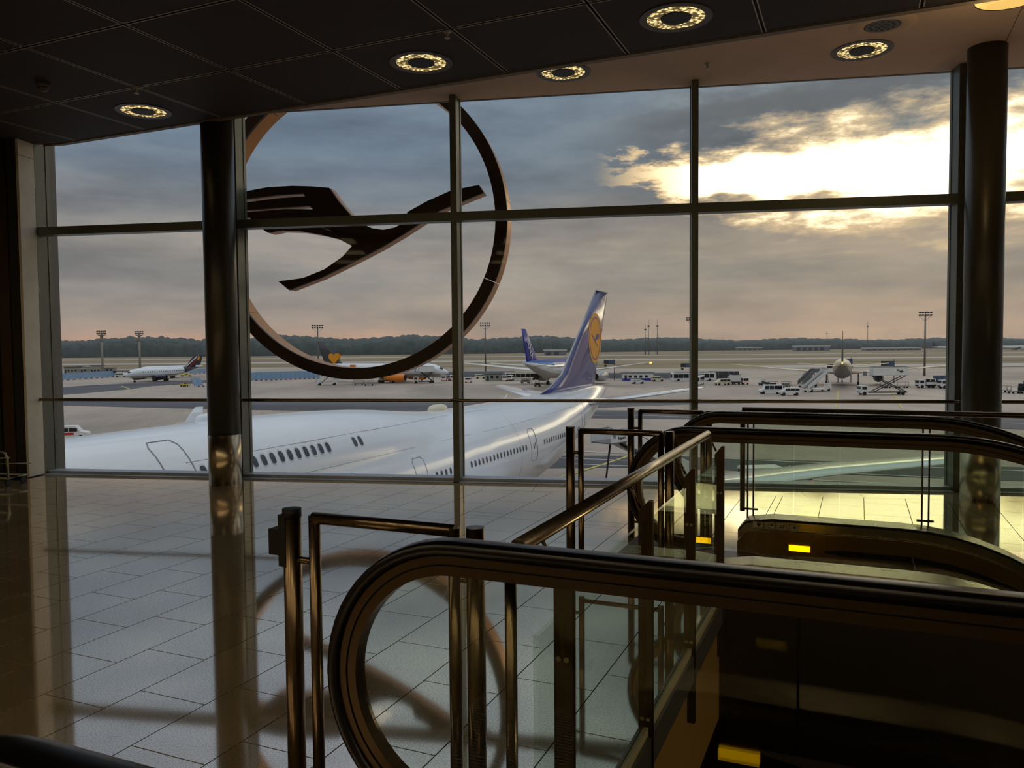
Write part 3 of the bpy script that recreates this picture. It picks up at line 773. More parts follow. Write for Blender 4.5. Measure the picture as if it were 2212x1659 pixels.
# guard behind the far escalator
g2 = thing('window_side_guard', 'glass guard with a bronze pipe rail along the window side of the far escalator', 'railing', IDM)
MB().tube([(-.865, 6.70, 1.10), (9, 6.70, 1.10)], .021, 14).build('pipe_rail', 'bronze', g2)
MB().cyl((-.86, 6.70, .27), .021, .82, 14).build('hanging_post', 'bronze_dark', g2)
for e in (-.79, .47, 1.75):
    for d in (-.025, .02): MB().box(e + d - .006, e + d + .006, 6.655, 6.675, .1, 1.08).build('rod', 'bronze_dark', g2)
    MB().box(e - .06, e + .055, 6.655, 6.67, .90, .915).box(e - .06, e + .055, 6.655, 6.67, .29, .305).build('clamp', 'bronze_dark', g2)
for a, b in ((-.76, .44), (.50, 1.72), (1.78, 3.2)):
    MB().box(a, b, 6.66, 6.67, .12, 1.0).build('glass_panel', 'fence_glass', g2)
MB().box(-.85, 5, 6.64, 6.70, -.0, .05).build('base_shoe', 'shoe_grey', g2)

# ================================================================== LUGGAGE TROLLEY by the left wall
tl = thing('luggage_trolley', 'tubular metal luggage trolley at the left edge by the dark wall', 'trolley', MSW(-7.62, 8.42))
def ln(pts, r=.014): return MB().tube(pts, r, 8)
ln([(-.55, .1, .10), (.10, .02, .10), (.10, .30, .10), (-.55, .38, .10), (-.55, .1, .10)]).build('base_frame', 'trolley_metal', tl)
ln([(-.55, .05, .42), (.02, .02, .42), (.07, .02, .40), (.095, .02, .35), (.10, .02, .10)]).build('front_hoop', 'trolley_metal', tl)
ln([(-.16, .05, .1), (-.16, .05, .72), (-.20, .05, .82), (-.30, .05, .86), (-.5, .05, .86)], .012).build('handle', 'trolley_metal', tl)
ln([(-.5, .2, .24), (.26, .2, .26)], .008).tube([(-.5, .1, .3), (.05, .1, .34)], .008, 8).build('shelf_bar', 'trolley_metal', tl)
for x, y in ((.08, .04), (.08, .28), (-.5, .12)):
    MB().cyl((0, 0, -.012), .045, .024, 14, Matrix.Translation((x, y, .045)) @ Matrix.Rotation(R(90), 4, 'Y')).build('wheel', 'tyre', tl)
#OUTDOORS
# ================================================================== AIRFIELD GROUND
ap = MB().box(-2600, 3200, 9.9, 4200, G - .5, G).build('apron_ground', 'apron'); struct(ap)
def gpoly(name, pts, mt, dz, far=None):
    q = [gp(*p) for p in pts]
    o = MB().prism([(p.x, p.y) for p in q], G - .05, G + dz).build(name, mt); return struct(o)
# grass beyond the stands and the dark taxiway stripes
struct(MB().prism([(-2600, 540), (-150, 560), (40, 470), (150, 430), (420, 400), (1600, 520), (3200, 700), (3200, 4200), (-2600, 4200)], G - .05, G + .06).build('airfield_grass', 'airfield_grass'))
struct(MB().prism([(-2600, 760), (3200, 640), (3200, 720), (-2600, 840)], G, G + .16).build('taxiway_strip', 'runway_strip'))
struct(MB().prism([(-2600, 1080), (3200, 1010), (3200, 1080), (-2600, 1160)], G, G + .22).build('runway', 'runway_strip'))
struct(MB().prism([(150, 440), (520, 430), (1500, 560), (1500, 620), (500, 500), (150, 500)], G, G + .12).build('taxiway_curve', 'runway_strip'))
gpoly('asphalt_lane', [(60, 842), (200, 832), (330, 826), (470, 820), (560, 818), (560, 823), (450, 827), (330, 834), (270, 842), (180, 850), (60, 858)], 'asphalt', .05)
gpoly('asphalt_lane', [(40, 864), (300, 866), (560, 868), (1000, 870), (1500, 866), (1900, 862), (1900, 866), (1500, 873), (1000, 892), (560, 886), (300, 880), (40, 874)], 'asphalt', .045)
gpoly('asphalt_lane', [(1150, 886), (1500, 888), (2212, 905), (2400, 908), (2400, 935), (2212, 928), (1500, 906), (1150, 902)], 'asphalt', .045)
gpoly('asphalt_lane', [(1190, 985), (1400, 985), (2212, 1010), (2400, 1020), (2400, 1046), (2212, 1040), (1400, 1010), (1170, 1012)], 'asphalt', .04)
def stripe(pts, wd, mt):
    mb = MB(); q = [gp(*p) for p in pts]
    for a, b in zip(q, q[1:]):
        d = (b - a).normalized(); nrm = Vector((-d.y, d.x, 0)) * wd / 2
        mb.prism([((a + nrm).x, (a + nrm).y), ((b + nrm).x, (b + nrm).y), ((b - nrm).x, (b - nrm).y), ((a - nrm).x, (a - nrm).y)], G + .04, G + .075)
    return struct(mb.build('ground_marking', mt))
for p, wd, mt in (([(1165, 899), (1370, 897), (1560, 905)], .25, 'line_white'), ([(1500, 893), (2300, 918)], .25, 'line_white'), ([(1250, 976), (1450, 985), (1700, 998), (2300, 1022)], .28, 'line_white'),
                  ([(1200, 990), (1420, 998)], .2, 'line_white'), ([(1230, 1003), (1420, 1010)], .2, 'line_white'), ([(1170, 1045), (1300, 1005), (1420, 965), (1560, 925)], .35, 'line_yellow'),
                  ([(1750, 1020), (2060, 1034)], .2, 'line_white'), ([(2165, 985), (2300, 990)], .3, 'line_white'), ([(1640, 1033), (2300, 1062)], .25, 'line_white'),
                  ([(1812, 842), (1805, 882)], .35, 'line_yellow'), ([(1924, 842), (1948, 882)], .35, 'line_yellow'), ([(1778, 880), (1830, 881)], .3, 'line_white'), ([(1920, 883), (1975, 884)], .3, 'line_white'),
                  ([(1345, 850), (1470, 828)], .3, 'line_white'), ([(262, 834), (285, 842)], .5, 'line_yellow'), ([(1690, 814), (1735, 808)], .5, 'line_yellow'), ([(2165, 836), (2300, 870)], .4, 'line_white'), ([(2165, 845), (2280, 880)], .3, 'line_white'),
                  ([(660, 858), (960, 850)], .25, 'line_white'), ([(1090, 862), (1096, 852)], .3, 'line_white')):
    stripe(p, wd, mt)
# wood at the horizon: many overlapping crowns
tw = MB(); rnd = random.Random(3)
for row, (dep, nn, hmin, hmax) in enumerate(((1500, 620, 19, 22.5), (1620, 560, 22, 26), (2300, 420, 36, 42))):
    for k in range(nn):
        a = R(-40 + 80 * (k + rnd.random()) / nn)
        lf = .5 - .5 * math.tanh((math.degrees(a) - 8) / 14)
        d = dep * (1.0 if row < 2 else 1.3) * (1 + .5 * (1 - lf)); x, y = d * math.tan(a), d
        h = rnd.uniform(hmin, hmax) * (.85 + .35 * lf) * (1 + .12 * math.sin(a * 40)); wdt = rnd.uniform(7, 11) * d / 1500
        if row == 2: h *= 1.25
        prof = [(wdt, -1), (wdt * 1.1, h * .35), (wdt * .95, h * .75), (wdt * .6, h * .95), (.3, h)]
        tw.lathe(prof, 7, Matrix.Translation((x, y, G)) @ Matrix.Rotation(rnd.random() * 6, 4, 'Z'), cap=False)
tag(tw.build('distant_wood', 'trees', recalc=False), 'dark band of woodland along the horizon', 'trees', None, 'stuff')

# ================================================================== THE JUMBO BELOW THE WINDOW
JS = .973
jm = Matrix.Translation((-17.893, 15.191, G)) @ Matrix.Rotation(1.166, 4, 'Z') @ Matrix.Scale(JS, 4)
jet = thing('jumbo_jet', 'large white jumbo jet with blue crane tail parked right below the window', 'airplane', jm)
def lerp(tab, x):
    if x <= tab[0][0]: return tab[0][1]
    for (a, p), (b, q) in zip(tab, tab[1:]):
        if x <= b: t = (x - a) / (b - a); t = t * t * (3 - 2 * t) if False else t; return p + (q - p) * t
    return tab[-1][1]
ZCR = [(-6, 5.6), (-5, 7.0), (-3.5, 8.2), (-1, 9.3), (2, 9.9), (6, 10.15), (12, 10.2), (20, 10.2), (25, 10.02), (28, 9.78), (31, 9.48), (33, 9.30), (35, 9.22), (39, 9.17), (50, 9.17), (58, 9.2), (64, 9.3), (68, 9.25), (70.5, 8.9)]
ZBT = [(-6, 5.2), (-5, 4.0), (-3, 3.1), (0, 2.6), (4, 2.5), (40, 2.45), (46, 2.7), (52, 3.7), (58, 5.2), (64, 6.9), (68, 8.0), (70.5, 8.6)]
RM = [(-6, .2), (-5, 1.3), (-3, 2.3), (0, 3.0), (3, 3.3), (44, 3.3), (50, 3.1), (56, 2.55), (62, 1.8), (67, .9), (70.5, .15)]
def jsec(x, n=48):
    top, bot, rm = lerp(ZCR, x), lerp(ZBT, x), lerp(RM, x)
    zt_main = min(top, bot + 2 * rm + .1) if x < 40 else top
    if x < 36:
        mainr = rm; mc = bot + rm; ur = min(2.71, rm * .84); uc = top - ur
    else:
        mainr = rm; mc = (top + bot) / 2; ur = None
    pts = []
    for k in range(n):
        t = 2 * math.pi * k / n; cy, cz = math.cos(t), math.sin(t)
        if ur is None or x >= 36:
            pts.append((x, mainr * cy, mc + (top - bot) / 2 * cz))
        else:
            o = Vector((0, (mc + uc) / 2)); best = 0
            for (c, r_) in ((mc, mainr), (uc, ur)):
                dz = o.y - c; b_ = dz * cz; disc = b_ * b_ - (dz * dz - r_ * r_)
                if disc > 0: best = max(best, -b_ + math.sqrt(disc))
            pts.append((x, best * cy, o.y + best * cz))
    return pts
jx = [-6, -5.6, -5, -4, -3, -1.5, 0, 2, 4, 7, 10, 13, 16, 19, 22, 24, 26, 28, 30, 31.5, 33, 34.5, 36.01, 37.5, 39, 42, 45, 48, 50, 52, 54, 56, 58, 60, 62, 64, 66, 68, 69.5, 70.5]
fus = MB().rings([jsec(x, 64) for x in jx], True).build('fuselage', 'white_paint', jet)
def jsurf(x, z, side=-1, out=.015):          # point on the hull at height z, port side = -1
    s_ = jsec(x, 160); best = None
    for p, q in zip(s_, s_[1:] + s_[:1]):
        if p[1] * side < 0: continue
        if (p[2] - z) * (q[2] - z) <= 0 and abs(q[2] - p[2]) > 1e-6:
            t = (z - p[2]) / (q[2] - p[2]); y = p[1] + (q[1] - p[1]) * t
            if best is None or abs(y) > abs(best): best = y
    if best is None: best = side * .2
    return Vector((x, best + side * out, z))
def hull_patch(x, z, wx, wz, side, name, mt, parent, out=.02, n=14):
    mb = MB(); cpt = jsurf(x, z, side, out); rg = [cpt]
    for k in range(n):
        t = 2 * math.pi * k / n; dx, dz = math.cos(t), math.sin(t)
        dx = abs(dx) ** .75 * (1 if dx > 0 else -1); dz = abs(dz) ** .75 * (1 if dz > 0 else -1)
        rg.append(jsurf(x + wx / 2 * dx, z + wz / 2 * dz, side, out))
    inner = [p + Vector((0, -side * .05, 0)) for p in rg[1:]]
    mb.add([tuple(p) for p in rg] + [tuple(p) for p in inner], [(0, 1 + k, 1 + (k + 1) % n) for k in range(n)] + [(1 + k, 1 + n + k, 1 + n + (k + 1) % n, 1 + (k + 1) % n) for k in range(n)], False)
    return mb.build(name, mt, parent)
def hull_line(pts, side, r, mt, parent, name='panel_line'):
    q = []
    for (a, b) in zip(pts, pts[1:]):
        n = max(2, int(math.hypot(b[0] - a[0], b[1] - a[1]) / .15))
        q += [(a[0] + (b[0] - a[0]) * k / n, a[1] + (b[1] - a[1]) * k / n) for k in range(n)]
    q.append(pts[-1]); return MB().tube([jsurf(x, z, side, .0) for x, z in q], r, 5).build(name, mt, parent)
ud = [17.049 + .508 * k for k in range(-1, 9)] + [17.049 - .508 * 6] + [17.049 + 4.064 + 2.05, 17.049 + 4.064 + 2.52]
def jwin(x, z, wx, wz):
    o = hull_patch(x, z, wx, wz, -1, 'cabin_window', 'window_rim', fus, .012)
    hull_patch(x - .01, z - .01, wx * .74, wz * .78, -1, 'cabin_window_pane', 'plane_window', fus, .024)
for x in ud: jwin(x, 8.767, .36, .52)
for x in [33.248 + .508 * k for k in range(-8, 17) if k not in (-1, -2, -3)] + [44.803 + .508 * k for k in range(0, 16)] + [53.6, 54.1]: jwin(x, 6.387, .27, .44)
def jdoor(x0, x1, z0, z1, rr=.018):
    c = .16
    hull_line([(x0 + c, z1), (x1 - c, z1), (x1, z1 - c), (x1, z0 + c), (x1 - c, z0), (x0 + c, z0), (x0, z0 + c), (x0, z1 - c), (x0 + c, z1)], -1, rr, 'line_grey', fus, 'cabin_door')
jdoor(12.4, 13.65, 7.9, 9.86, .024); jdoor(42.25, 43.35, 5.35, 7.45); jdoor(27.2, 28.3, 5.35, 7.45); jdoor(55.0, 56.0, 5.5, 7.5)
hull_line([(13.4, 9.12), (24, 9.12), (40, 8.95)], -1, .008, 'line_grey', fus); hull_line([(9, 8.1), (20, 7.95), (40, 7.9), (56, 8.2)], -1, .007, 'line_grey', fus)
hull_line([(40.6, 8.6), (40.6, 4.2)], -1, .007, 'line_grey', fus); hull_line([(56.6, 9.0), (56.6, 5.3)], -1, .012, 'line_grey', fus)
for x, z, wx, wz in ((11.5, 8.12, .18, .05), (12.75, 8.45, .3, .05), (12.55, 8.0, .06, .25)): hull_patch(x, z, wx, wz, -1, 'safety_mark', 'stripe_red', fus, .02, 8)
for x, z in ((43.05, 6.35), (42.75, 6.3)): hull_patch(x, z, .07, .35, -1, 'door_handle', 'vehicle_dark', fus, .02, 8)
# hump seam, antenna domes
MB().lathe([(.01, .30), (.25, .29), (.42, .22), (.50, .08), (.5, -.15)], 16, Matrix.Translation((35.3, 0, 9.22)) @ Matrix.Diagonal((2.1, .8, 1.15, 1)), cap=False).build('antenna_dome', 'cream_vehicle', jet, 'cream satellite dome')
MB().lathe([(.01, .22), (.3, .2), (.42, .1), (.45, -.1)], 14, Matrix.Translation((17.1, .35, 10.2)) @ Matrix.Diagonal((1.6, .6, 1.2, 1)), cap=False).build('antenna_dome', 'white_paint', jet)
hb = MB()
# wing-body fairing
rg = []
for x, f_ in ((20, .2), (24, .8), (30, 1), (36, 1), (41, .85), (45, .4), (47.5, .05)):
    rg.append([(x, 3.75 * f_ ** .5 * math.cos(t) * .96, 3.6 + 1.9 * f_ * math.sin(t) * 1.0 - .2) for t in [2 * math.pi * k / 24 for k in range(24)]])
MB().rings(rg, True).build('wing_fairing', 'belly_grey', jet)
def wing(parent, secs, side, thick=.11, name='wing', mt='white_paint', n=9):
    rg = []
    for (y, x0, x1, z) in secs:                # x0 leading edge, x1 trailing edge (x aft)
        c = x1 - x0; up, lw = [], []
        for k in range(n + 1):
            t = k / n; th = thick * c * (1.7 * math.sqrt(t) * (1 - t) + .02)
            up.append((x0 + c * t, side * y, z + th * .6)); lw.append((x0 + c * t, side * y, z - th * .45))
        rg.append(up + lw[::-1])
    return MB().rings(rg, True).build(name, mt, parent)
WS = [(2.5, 23.5, 38, 4.4), (10, 29.5, 38.6, 5.0), (15, 33.3, 40.2, 5.35), (22, 37.9, 43.2, 6.1), (28.6, 42.4, 46.2, 6.50), (30.2, 44.0, 47, 6.65)]
for sd_ in (-1, 1):
    wg = wing(jet, WS, sd_)
    wing(wg, [(.0, 45.0, 47.0, 6.6), (.25, 45.9, 47.4, 7.3), (.4, 46.7, 47.7, 7.9)], 1, .08, 'winglet').matrix_local = Matrix.Translation((0, sd_ * 30.1, 0)) @ Matrix.Diagonal((1, sd_, 1, 1))
    for y, x0, x1, z in ((8, 35.6, 39.6, 4.6), (14, 37.5, 41.2, 5.1), (19.5, 40, 43.2, 5.6)):
        MB().tube([(x0, sd_ * y, z - .2), (x0 + 1.2, sd_ * y, z - .45), (x1 - .8, sd_ * y, z - .35), (x1 + .5, sd_ * y, z + .05)], [.1, .3, .26, .04], 10).build('flap_fairing', 'white_paint', wg)
    for y, x in ((11.7, 26), (21, 32)):
        en = MB().tube([(x, sd_ * y, 2.9), (x + .15, sd_ * y, 2.9), (x + 1.5, sd_ * y, 2.9), (x + 3.2, sd_ * y, 2.9), (x + 5, sd_ * y, 2.95)], [1.2, 1.3, 1.38, 1.2, .7], 20).build('engine', 'engine_grey', jet)
        MB().box(x + 1, x + 6, sd_ * y - .15, sd_ * y + .15, 3.9, 5.2).build('pylon', 'belly_grey', en)
    tp = wing(jet, [(.9, 57.6, 66.4, 7.9), (10.3, 66.3, 69.0, 9.06)], sd_, .09, 'tailplane')
FS = [(9.15, 52.2, 66.9), (9.6, 54.6, 67.0), (10.6, 57.6, 67.35), (14, 62.0, 69.2), (18.35, 67.5, 71.4)]
rg = []
for (z, x0, x1) in FS:
    c = x1 - x0; a_, b_ = [], []
    for k in range(10):
        t = k / 9; th = .085 * c * (1.7 * math.sqrt(t) * (1 - t) + .015) * .5
        if c > 13: th *= .8
        a_.append((x0 + c * t, -th, z)); b_.append((x0 + c * t, th, z))
    rg.append(a_ + b_[::-1])
fin = MB().rings(rg, True).build('tail_fin', 'fin_blue', jet, 'deep blue tail fin')
led = MB().tube([(52.0, 0, 9.12), (54.5, 0, 9.6), (57.5, 0, 10.6), (61.9, 0, 14.0), (67.4, 0, 18.35)], [.02, .07, .10, .09, .07], 8).build('leading_edge', 'fin_edge', fin)
MB().tube([(65.3, 0, 15.8), (64.6, 0, 15.75)], .05, 6).build('aerial', 'fin_edge', fin)
MB().box(67.5, 71.4, -.12, .12, 18.33, 18.40).build('fin_tip', 'fin_edge', fin)
def finy(x, z):                              # half thickness of the fin
    x0 = lerp([(q[0], q[1]) for q in FS], z); x1 = lerp([(q[0], q[2]) for q in FS], z); c = x1 - x0; t = max(.001, min(.999, (x - x0) / c))
    k = min(8, int(t * 9)); f_ = t * 9 - k
    def th(tt): return .085 * c * (1.7 * math.sqrt(tt) * (1 - tt) + .015) * .5
    return th(k / 9) * (1 - f_) + th((k + 1) / 9) * f_
def fin_disc(cx, cz, r0, r1, name, mt, off, seg=48, poly=None):
    for sd_ in (-1, 1):
        mb = MB()
        if poly:
            mb.prism(poly, 0, 1); vs = []
            for x, z, h in mb.v: X_, Z_ = cx - sd_ * -1 * x * r1, cz + z * r1; vs.append((X_, sd_ * (finy(X_, Z_) + off + .012 * h), Z_))
            mb.v = vs
        else:
            nr = 6 if r0 == 0 else 1
            rad = [r0 + (r1 - r0) * k / nr for k in range(nr + 1)]
            for a, b in zip(rad, rad[1:]):
                for k in range(seg):
                    q = []
                    for rr, kk in ((a, k), (b, k), (b, k + 1), (a, k + 1)):
                        t = 2 * math.pi * kk / seg; X_, Z_ = cx + rr * math.cos(t), cz + rr * math.sin(t); q.append((X_, sd_ * (finy(X_, Z_) + off), Z_))
                    mb.add(q, [(0, 1, 2, 3)])
        mb.build(name, mt, fin)
EX, EZ, ER = 66.75, 13.75, 2.4
fin_disc(EX, EZ, 0, ER, 'fin_emblem', 'emblem_yellow', .02)
fin_disc(EX, EZ, ER * .80, ER * .87, 'fin_emblem_ring', 'fin_blue', .03)
SMALL = [(x * .72, z * .72) for x, z in CR]
fin_disc(EX, EZ, 0, ER, 'fin_crane', 'fin_blue', .03, poly=[(x, z) for x, z in SMALL])
for y in (-3.2, -1.2, 1.2, 3.2):
    gr = MB()
    for x in (30.5, 32.2) if abs(y) < 2 else (27.6, 29.2):
        MB().cyl((0, 0, -.25), .62, .5, 20, Matrix.Translation((x, y, .62)) @ Matrix.Rotation(R(90), 4, 'X')).build('wheel', 'tyre', jet)
    MB().cyl((28.4 if abs(y) > 2 else 31.3, y, .6), .18, 3.2, 10).build('gear_leg', 'engine_grey', jet)
MB().cyl((2.5, 0, .5), .15, 2.6, 10).build('gear_leg', 'engine_grey', jet)
for y in (-.35, .35): MB().cyl((0, 0, -.15), .55, .3, 18, Matrix.Translation((2.5, y, .55)) @ Matrix.Rotation(R(90), 4, 'X')).build('wheel', 'tyre', jet)

# ================================================================== OTHER AIRCRAFT (local x points to the nose, origin under the main gear)
def airliner(name, label, M, L, Dm, span, fin_h, hub, colors, tail_span, engines=2, esz=1.3, wx=None, group=None, root_up=.0):
    t = thing(name, label, 'airplane', M, group)
    xn = .47 * L; xt = xn - L; r = Dm / 2
    prof = [(xn, .03, -.35), (xn - .25 * Dm, .32, -.28), (xn - .6 * Dm, .62, -.18), (xn - 1.1 * Dm, .88, -.06), (xn - 1.7 * Dm, 1, 0), (xt + 4.6 * Dm, 1, 0), (xt + 3.4 * Dm, .93, .08), (xt + 2.2 * Dm, .70, .32), (xt + 1.1 * Dm, .42, .58), (xt + .3 * Dm, .18, .76), (xt, .06, .82)]
    def sec(x, k, dz, a0=0, a1=360, grow=0, n=28):
        full = a1 - a0 == 360
        return [(x, (r * k + grow) * math.cos(R(a0 + (a1 - a0) * i / (n if full else n - 1))), hub + dz * r + (r * k + grow) * math.sin(R(a0 + (a1 - a0) * i / (n if full else n - 1)))) for i in range(n)]
    fu = MB().rings([sec(*p) for p in prof], True).build('fuselage', colors['body'], t)
    if 'top' in colors:
        MB().rings([sec(*p, 42, 138, .03, 14) for p in prof[4:10]], False).build('roof_band', colors['top'], fu)
    if 'mid' in colors:
        MB().rings([sec(*p, 20, 60, .025, 10) for p in prof[6:11]], False).build('side_band', colors['mid'], fu); MB().rings([sec(*p, 120, 160, .025, 10) for p in prof[6:11]], False).build('side_band', colors['mid'], fu)
    if 'belly' in colors:
        MB().rings([sec(*p, 205, 335, .02, 18) for p in prof[2:10]], False).build('belly', colors['belly'], fu)
    if 'aft' in colors:
        MB().rings([sec(*p, 0, 360, .03, 28) for p in prof[7:11]], False).build('aft_band', colors['aft'], fu)
    MB().rings([sec(xn - a * Dm, k, dz, 38, 142, .03, 12) for a, k, dz in ((.42, .48, -.23), (.62, .63, -.18), (.66, .66, -.17))], False).build('cockpit_window', 'glass_dark', fu)
    for sd_ in (-1, 1):
        strip = MB()
        for k in range(int(L * .62 / 1.1)):
            x = xn - 2.0 * Dm - k * 1.1; y = r * math.cos(R(12)) + .01
            strip.box(x, x + .3, sd_ * y - .02, sd_ * y + .02, hub + r * .16, hub + r * .16 + .42)
        strip.build('cabin_windows', 'plane_window', fu)['kind'] = 'stuff'
    wx = 0.06 * L if wx is None else wx
    c0 = .17 * L
    def wg(nm, y0, y1, xl0, ch0, xl1, ch1, z0, z1, th, sd_, mt):
        rg = []
        for (y, xl, ch, z) in ((y0, xl0, ch0, z0), ((y0 + y1) * .45, xl0 + (xl1 - xl0) * .45, ch0 + (ch1 - ch0) * .62, z0 + (z1 - z0) * .42), (y1, xl1, ch1, z1)):
            up, lw = [], []
            for k in range(6):
                q = k / 5; tt = th * ch * (1.7 * math.sqrt(q) * (1 - q) + .02)
                up.append((xl - ch * q, sd_ * y, z + tt * .6)); lw.append((xl - ch * q, sd_ * y, z - tt * .45))
            rg.append(up + lw[::-1])
        return MB().rings(rg, True).build(nm, mt, t)
    for sd_ in (-1, 1):
        wg('wing', r * .75, span / 2, wx + c0 * .62, c0, wx - span * .24, c0 * .22, hub - r * .55, hub - r * .55 + span * .5 * .10 + root_up, .12, sd_, colors.get('wing', 'belly_grey'))
        wg('tailplane', r * .25, tail_span / 2, xt + .155 * L, .085 * L, xt + .035 * L, .035 * L, hub + r * .45, hub + r * .45 + tail_span * .045, .10, sd_, colors.get('wing', 'belly_grey'))
        ey = span * .165
        en = MB().tube([(wx + c0 * .95, sd_ * ey, esz + .75), (wx + c0 * .93, sd_ * ey, esz + .75), (wx + c0 * .6, sd_ * ey, esz + .75), (wx + c0 * .25, sd_ * ey, esz + .8), (wx + c0 * .0, sd_ * ey, esz + .85)], [esz * .9, esz, esz * 1.05, esz * .9, esz * .45], 18, cap=True).build('engine', colors.get('engine', 'engine_grey'), t)
        MB().cyl((0, 0, 0), esz * .84, .06, 18, Matrix.Translation((wx + c0 * .95 - .02, sd_ * ey, esz + .75)) @ Matrix.Rotation(R(90), 4, 'Y')).build('intake', 'engine_dark', en)
        MB().cyl((0, 0, 0), esz * .62, .3, 18, Matrix.Translation((wx + c0 * .0 - .3, sd_ * ey, esz + .85)) @ Matrix.Rotation(R(90), 4, 'Y')).build('exhaust', 'engine_dark', en)
        MB().box(wx, wx + c0 * .6, sd_ * ey - .12, sd_ * ey + .12, esz * 1.6 + .6, hub - r * .3).build('pylon', colors.get('wing', 'belly_grey'), en)
        MB().cyl((0, sd_ * Dm * .8, .5), .14, hub - r * .6, 8).build('gear_leg', 'vehicle_dark', t)
        for dx in (-.6, .6): MB().cyl((0, 0, -.25), .58, .5, 14, Matrix.Translation((dx, sd_ * Dm * .8, .58)) @ Matrix.Rotation(R(90), 4, 'X')).build('wheel', 'tyre', t)
    MB().cyl((xn - 1.3 * Dm, 0, .4), .1, hub - r * .9, 8).build('gear_leg', 'vehicle_dark', t)
    MB().cyl((0, 0, -.2), .42, .4, 14, Matrix.Translation((xn - 1.3 * Dm, 0, .42)) @ Matrix.Rotation(R(90), 4, 'X')).build('wheel', 'tyre', t)
    z0 = hub + r * .88; zt = z0 + fin_h
    fxl0, fc0, fxl1, fc1 = xt + .205 * L, .165 * L, xt + .035 * L, .055 * L
    rg = []
    for q in (0, .12, .5, 1):
        z = z0 + (zt - z0) * q - (.3 if q == 0 else 0); xl = fxl0 + (fxl1 - fxl0) * q - (0 if q == 0 else .02 * L * (1 - q)); ch = fc0 + (fc1 - fc0) * q - (0 if q == 0 else .02 * L * (1 - q))
        a_, b_ = [], []
        for k in range(6):
            u = k / 5; th = .05 * ch * (1.7 * math.sqrt(u) * (1 - u) + .03); a_.append((xl - ch * u, th, z)); b_.append((xl - ch * u, -th, z))
        rg.append(a_ + b_[::-1])
    fn = MB().rings(rg, True).build('tail_fin', colors['fin'], t)
    fn['fx'] = (fxl0, fc0, fxl1, fc1, z0, zt)
    return t, fn, dict(xn=xn, xt=xt, r=r, hub=hub, z0=z0, zt=zt)
def patch_on_fin(fn, poly, name, mt, y):      # polygon in x,z on both faces
    mb = extr(poly, y - .02, y); mb2 = extr(poly, -y, -y + .02); mb.add(mb2.v, mb2.f); return mb.build(name, mt, fn)
def hdg(p, dx, dy): return Matrix.Translation(p) @ Matrix.Rotation(math.atan2(dy, dx), 4, 'Z')
# taxiing narrow-body with dark blue striped tail
p_main = gp(347, 823.5)
t, fn, d = airliner('taxiing_jet', 'white narrow-body jet with striped dark blue tail taxiing at the left', hdg(p_main, -.42, -.907), 37.6, 3.95, 34, 6.0, 3.6, dict(body='white_paint', fin='fin_navy', belly='belly_grey', aft='fin_navy', engine='fin_navy', wing='belly_grey'), 12.4, esz=1.05)
xt, z0 = d['xt'], d['z0']
patch_on_fin(fn, [(xt + 7.4, z0 + .2), (xt + 6.5, z0 + .2), (xt + .9, z0 + 4.0), (xt + .7, z0 + 4.9)], 'white_stripe', 'kerb_white', .32)
patch_on_fin(fn, [(xt + 5.6, z0 + .1), (xt + 4.8, z0 + .1), (xt + 1.6, z0 + 2.6), (xt + 1.4, z0 + 3.2)], 'red_stripe', 'stripe_red', .32)
# second narrow-body hidden behind it
p2 = gp(363, 816.5)
t, fn, d = airliner('waiting_jet', 'white narrow-body jet with yellow disc on its tail, half hidden behind the striped one', hdg(p2, -.46, -.888), 37.6, 3.95, 34, 6.0, 3.6, dict(body='white_paint', fin='fin_navy', belly='belly_grey', wing='belly_grey'), 12.4, esz=1.05)
xt, z0 = d['xt'], d['z0']
patch_on_fin(fn, [(xt + 3.0 + 1.15 * math.cos(k * .45), z0 + 3.6 + 1.15 * math.sin(k * .45)) for k in range(14)], 'yellow_disc', 'emblem_yellow', .3)
# heart-tail wide-body
p3 = gp(835, 826)
t, fn, d = airliner('heart_tail_jet', 'jet with grey tail and yellow heart seen through the big ring', hdg(p3, .93, -.36), 54.9, 5.0, 47.6, 8.6, 4.6, dict(body='white_paint', fin='fin_grey', engine='orange', belly='belly_grey', wing='belly_grey'), 18.6, esz=1.35)
xt, z0 = d['xt'], d['z0']
hp = []
for k in range(24):
    a = 2 * math.pi * k / 24; hx = 16 * math.sin(a) ** 3; hz = 13 * math.cos(a) - 5 * math.cos(2 * a) - 2 * math.cos(3 * a) - math.cos(4 * a)
    hp.append((xt + 6.6 + hx * .155, z0 + 2.3 + hz * .155))
patch_on_fin(fn, hp, 'yellow_heart', 'emblem_yellow', .46)
MB().box(d['xt'] + 15, d['xt'] + 17, -2.55, 2.55, d['hub'], d['hub'] + 2.0).build('orange_band', 'orange', t)
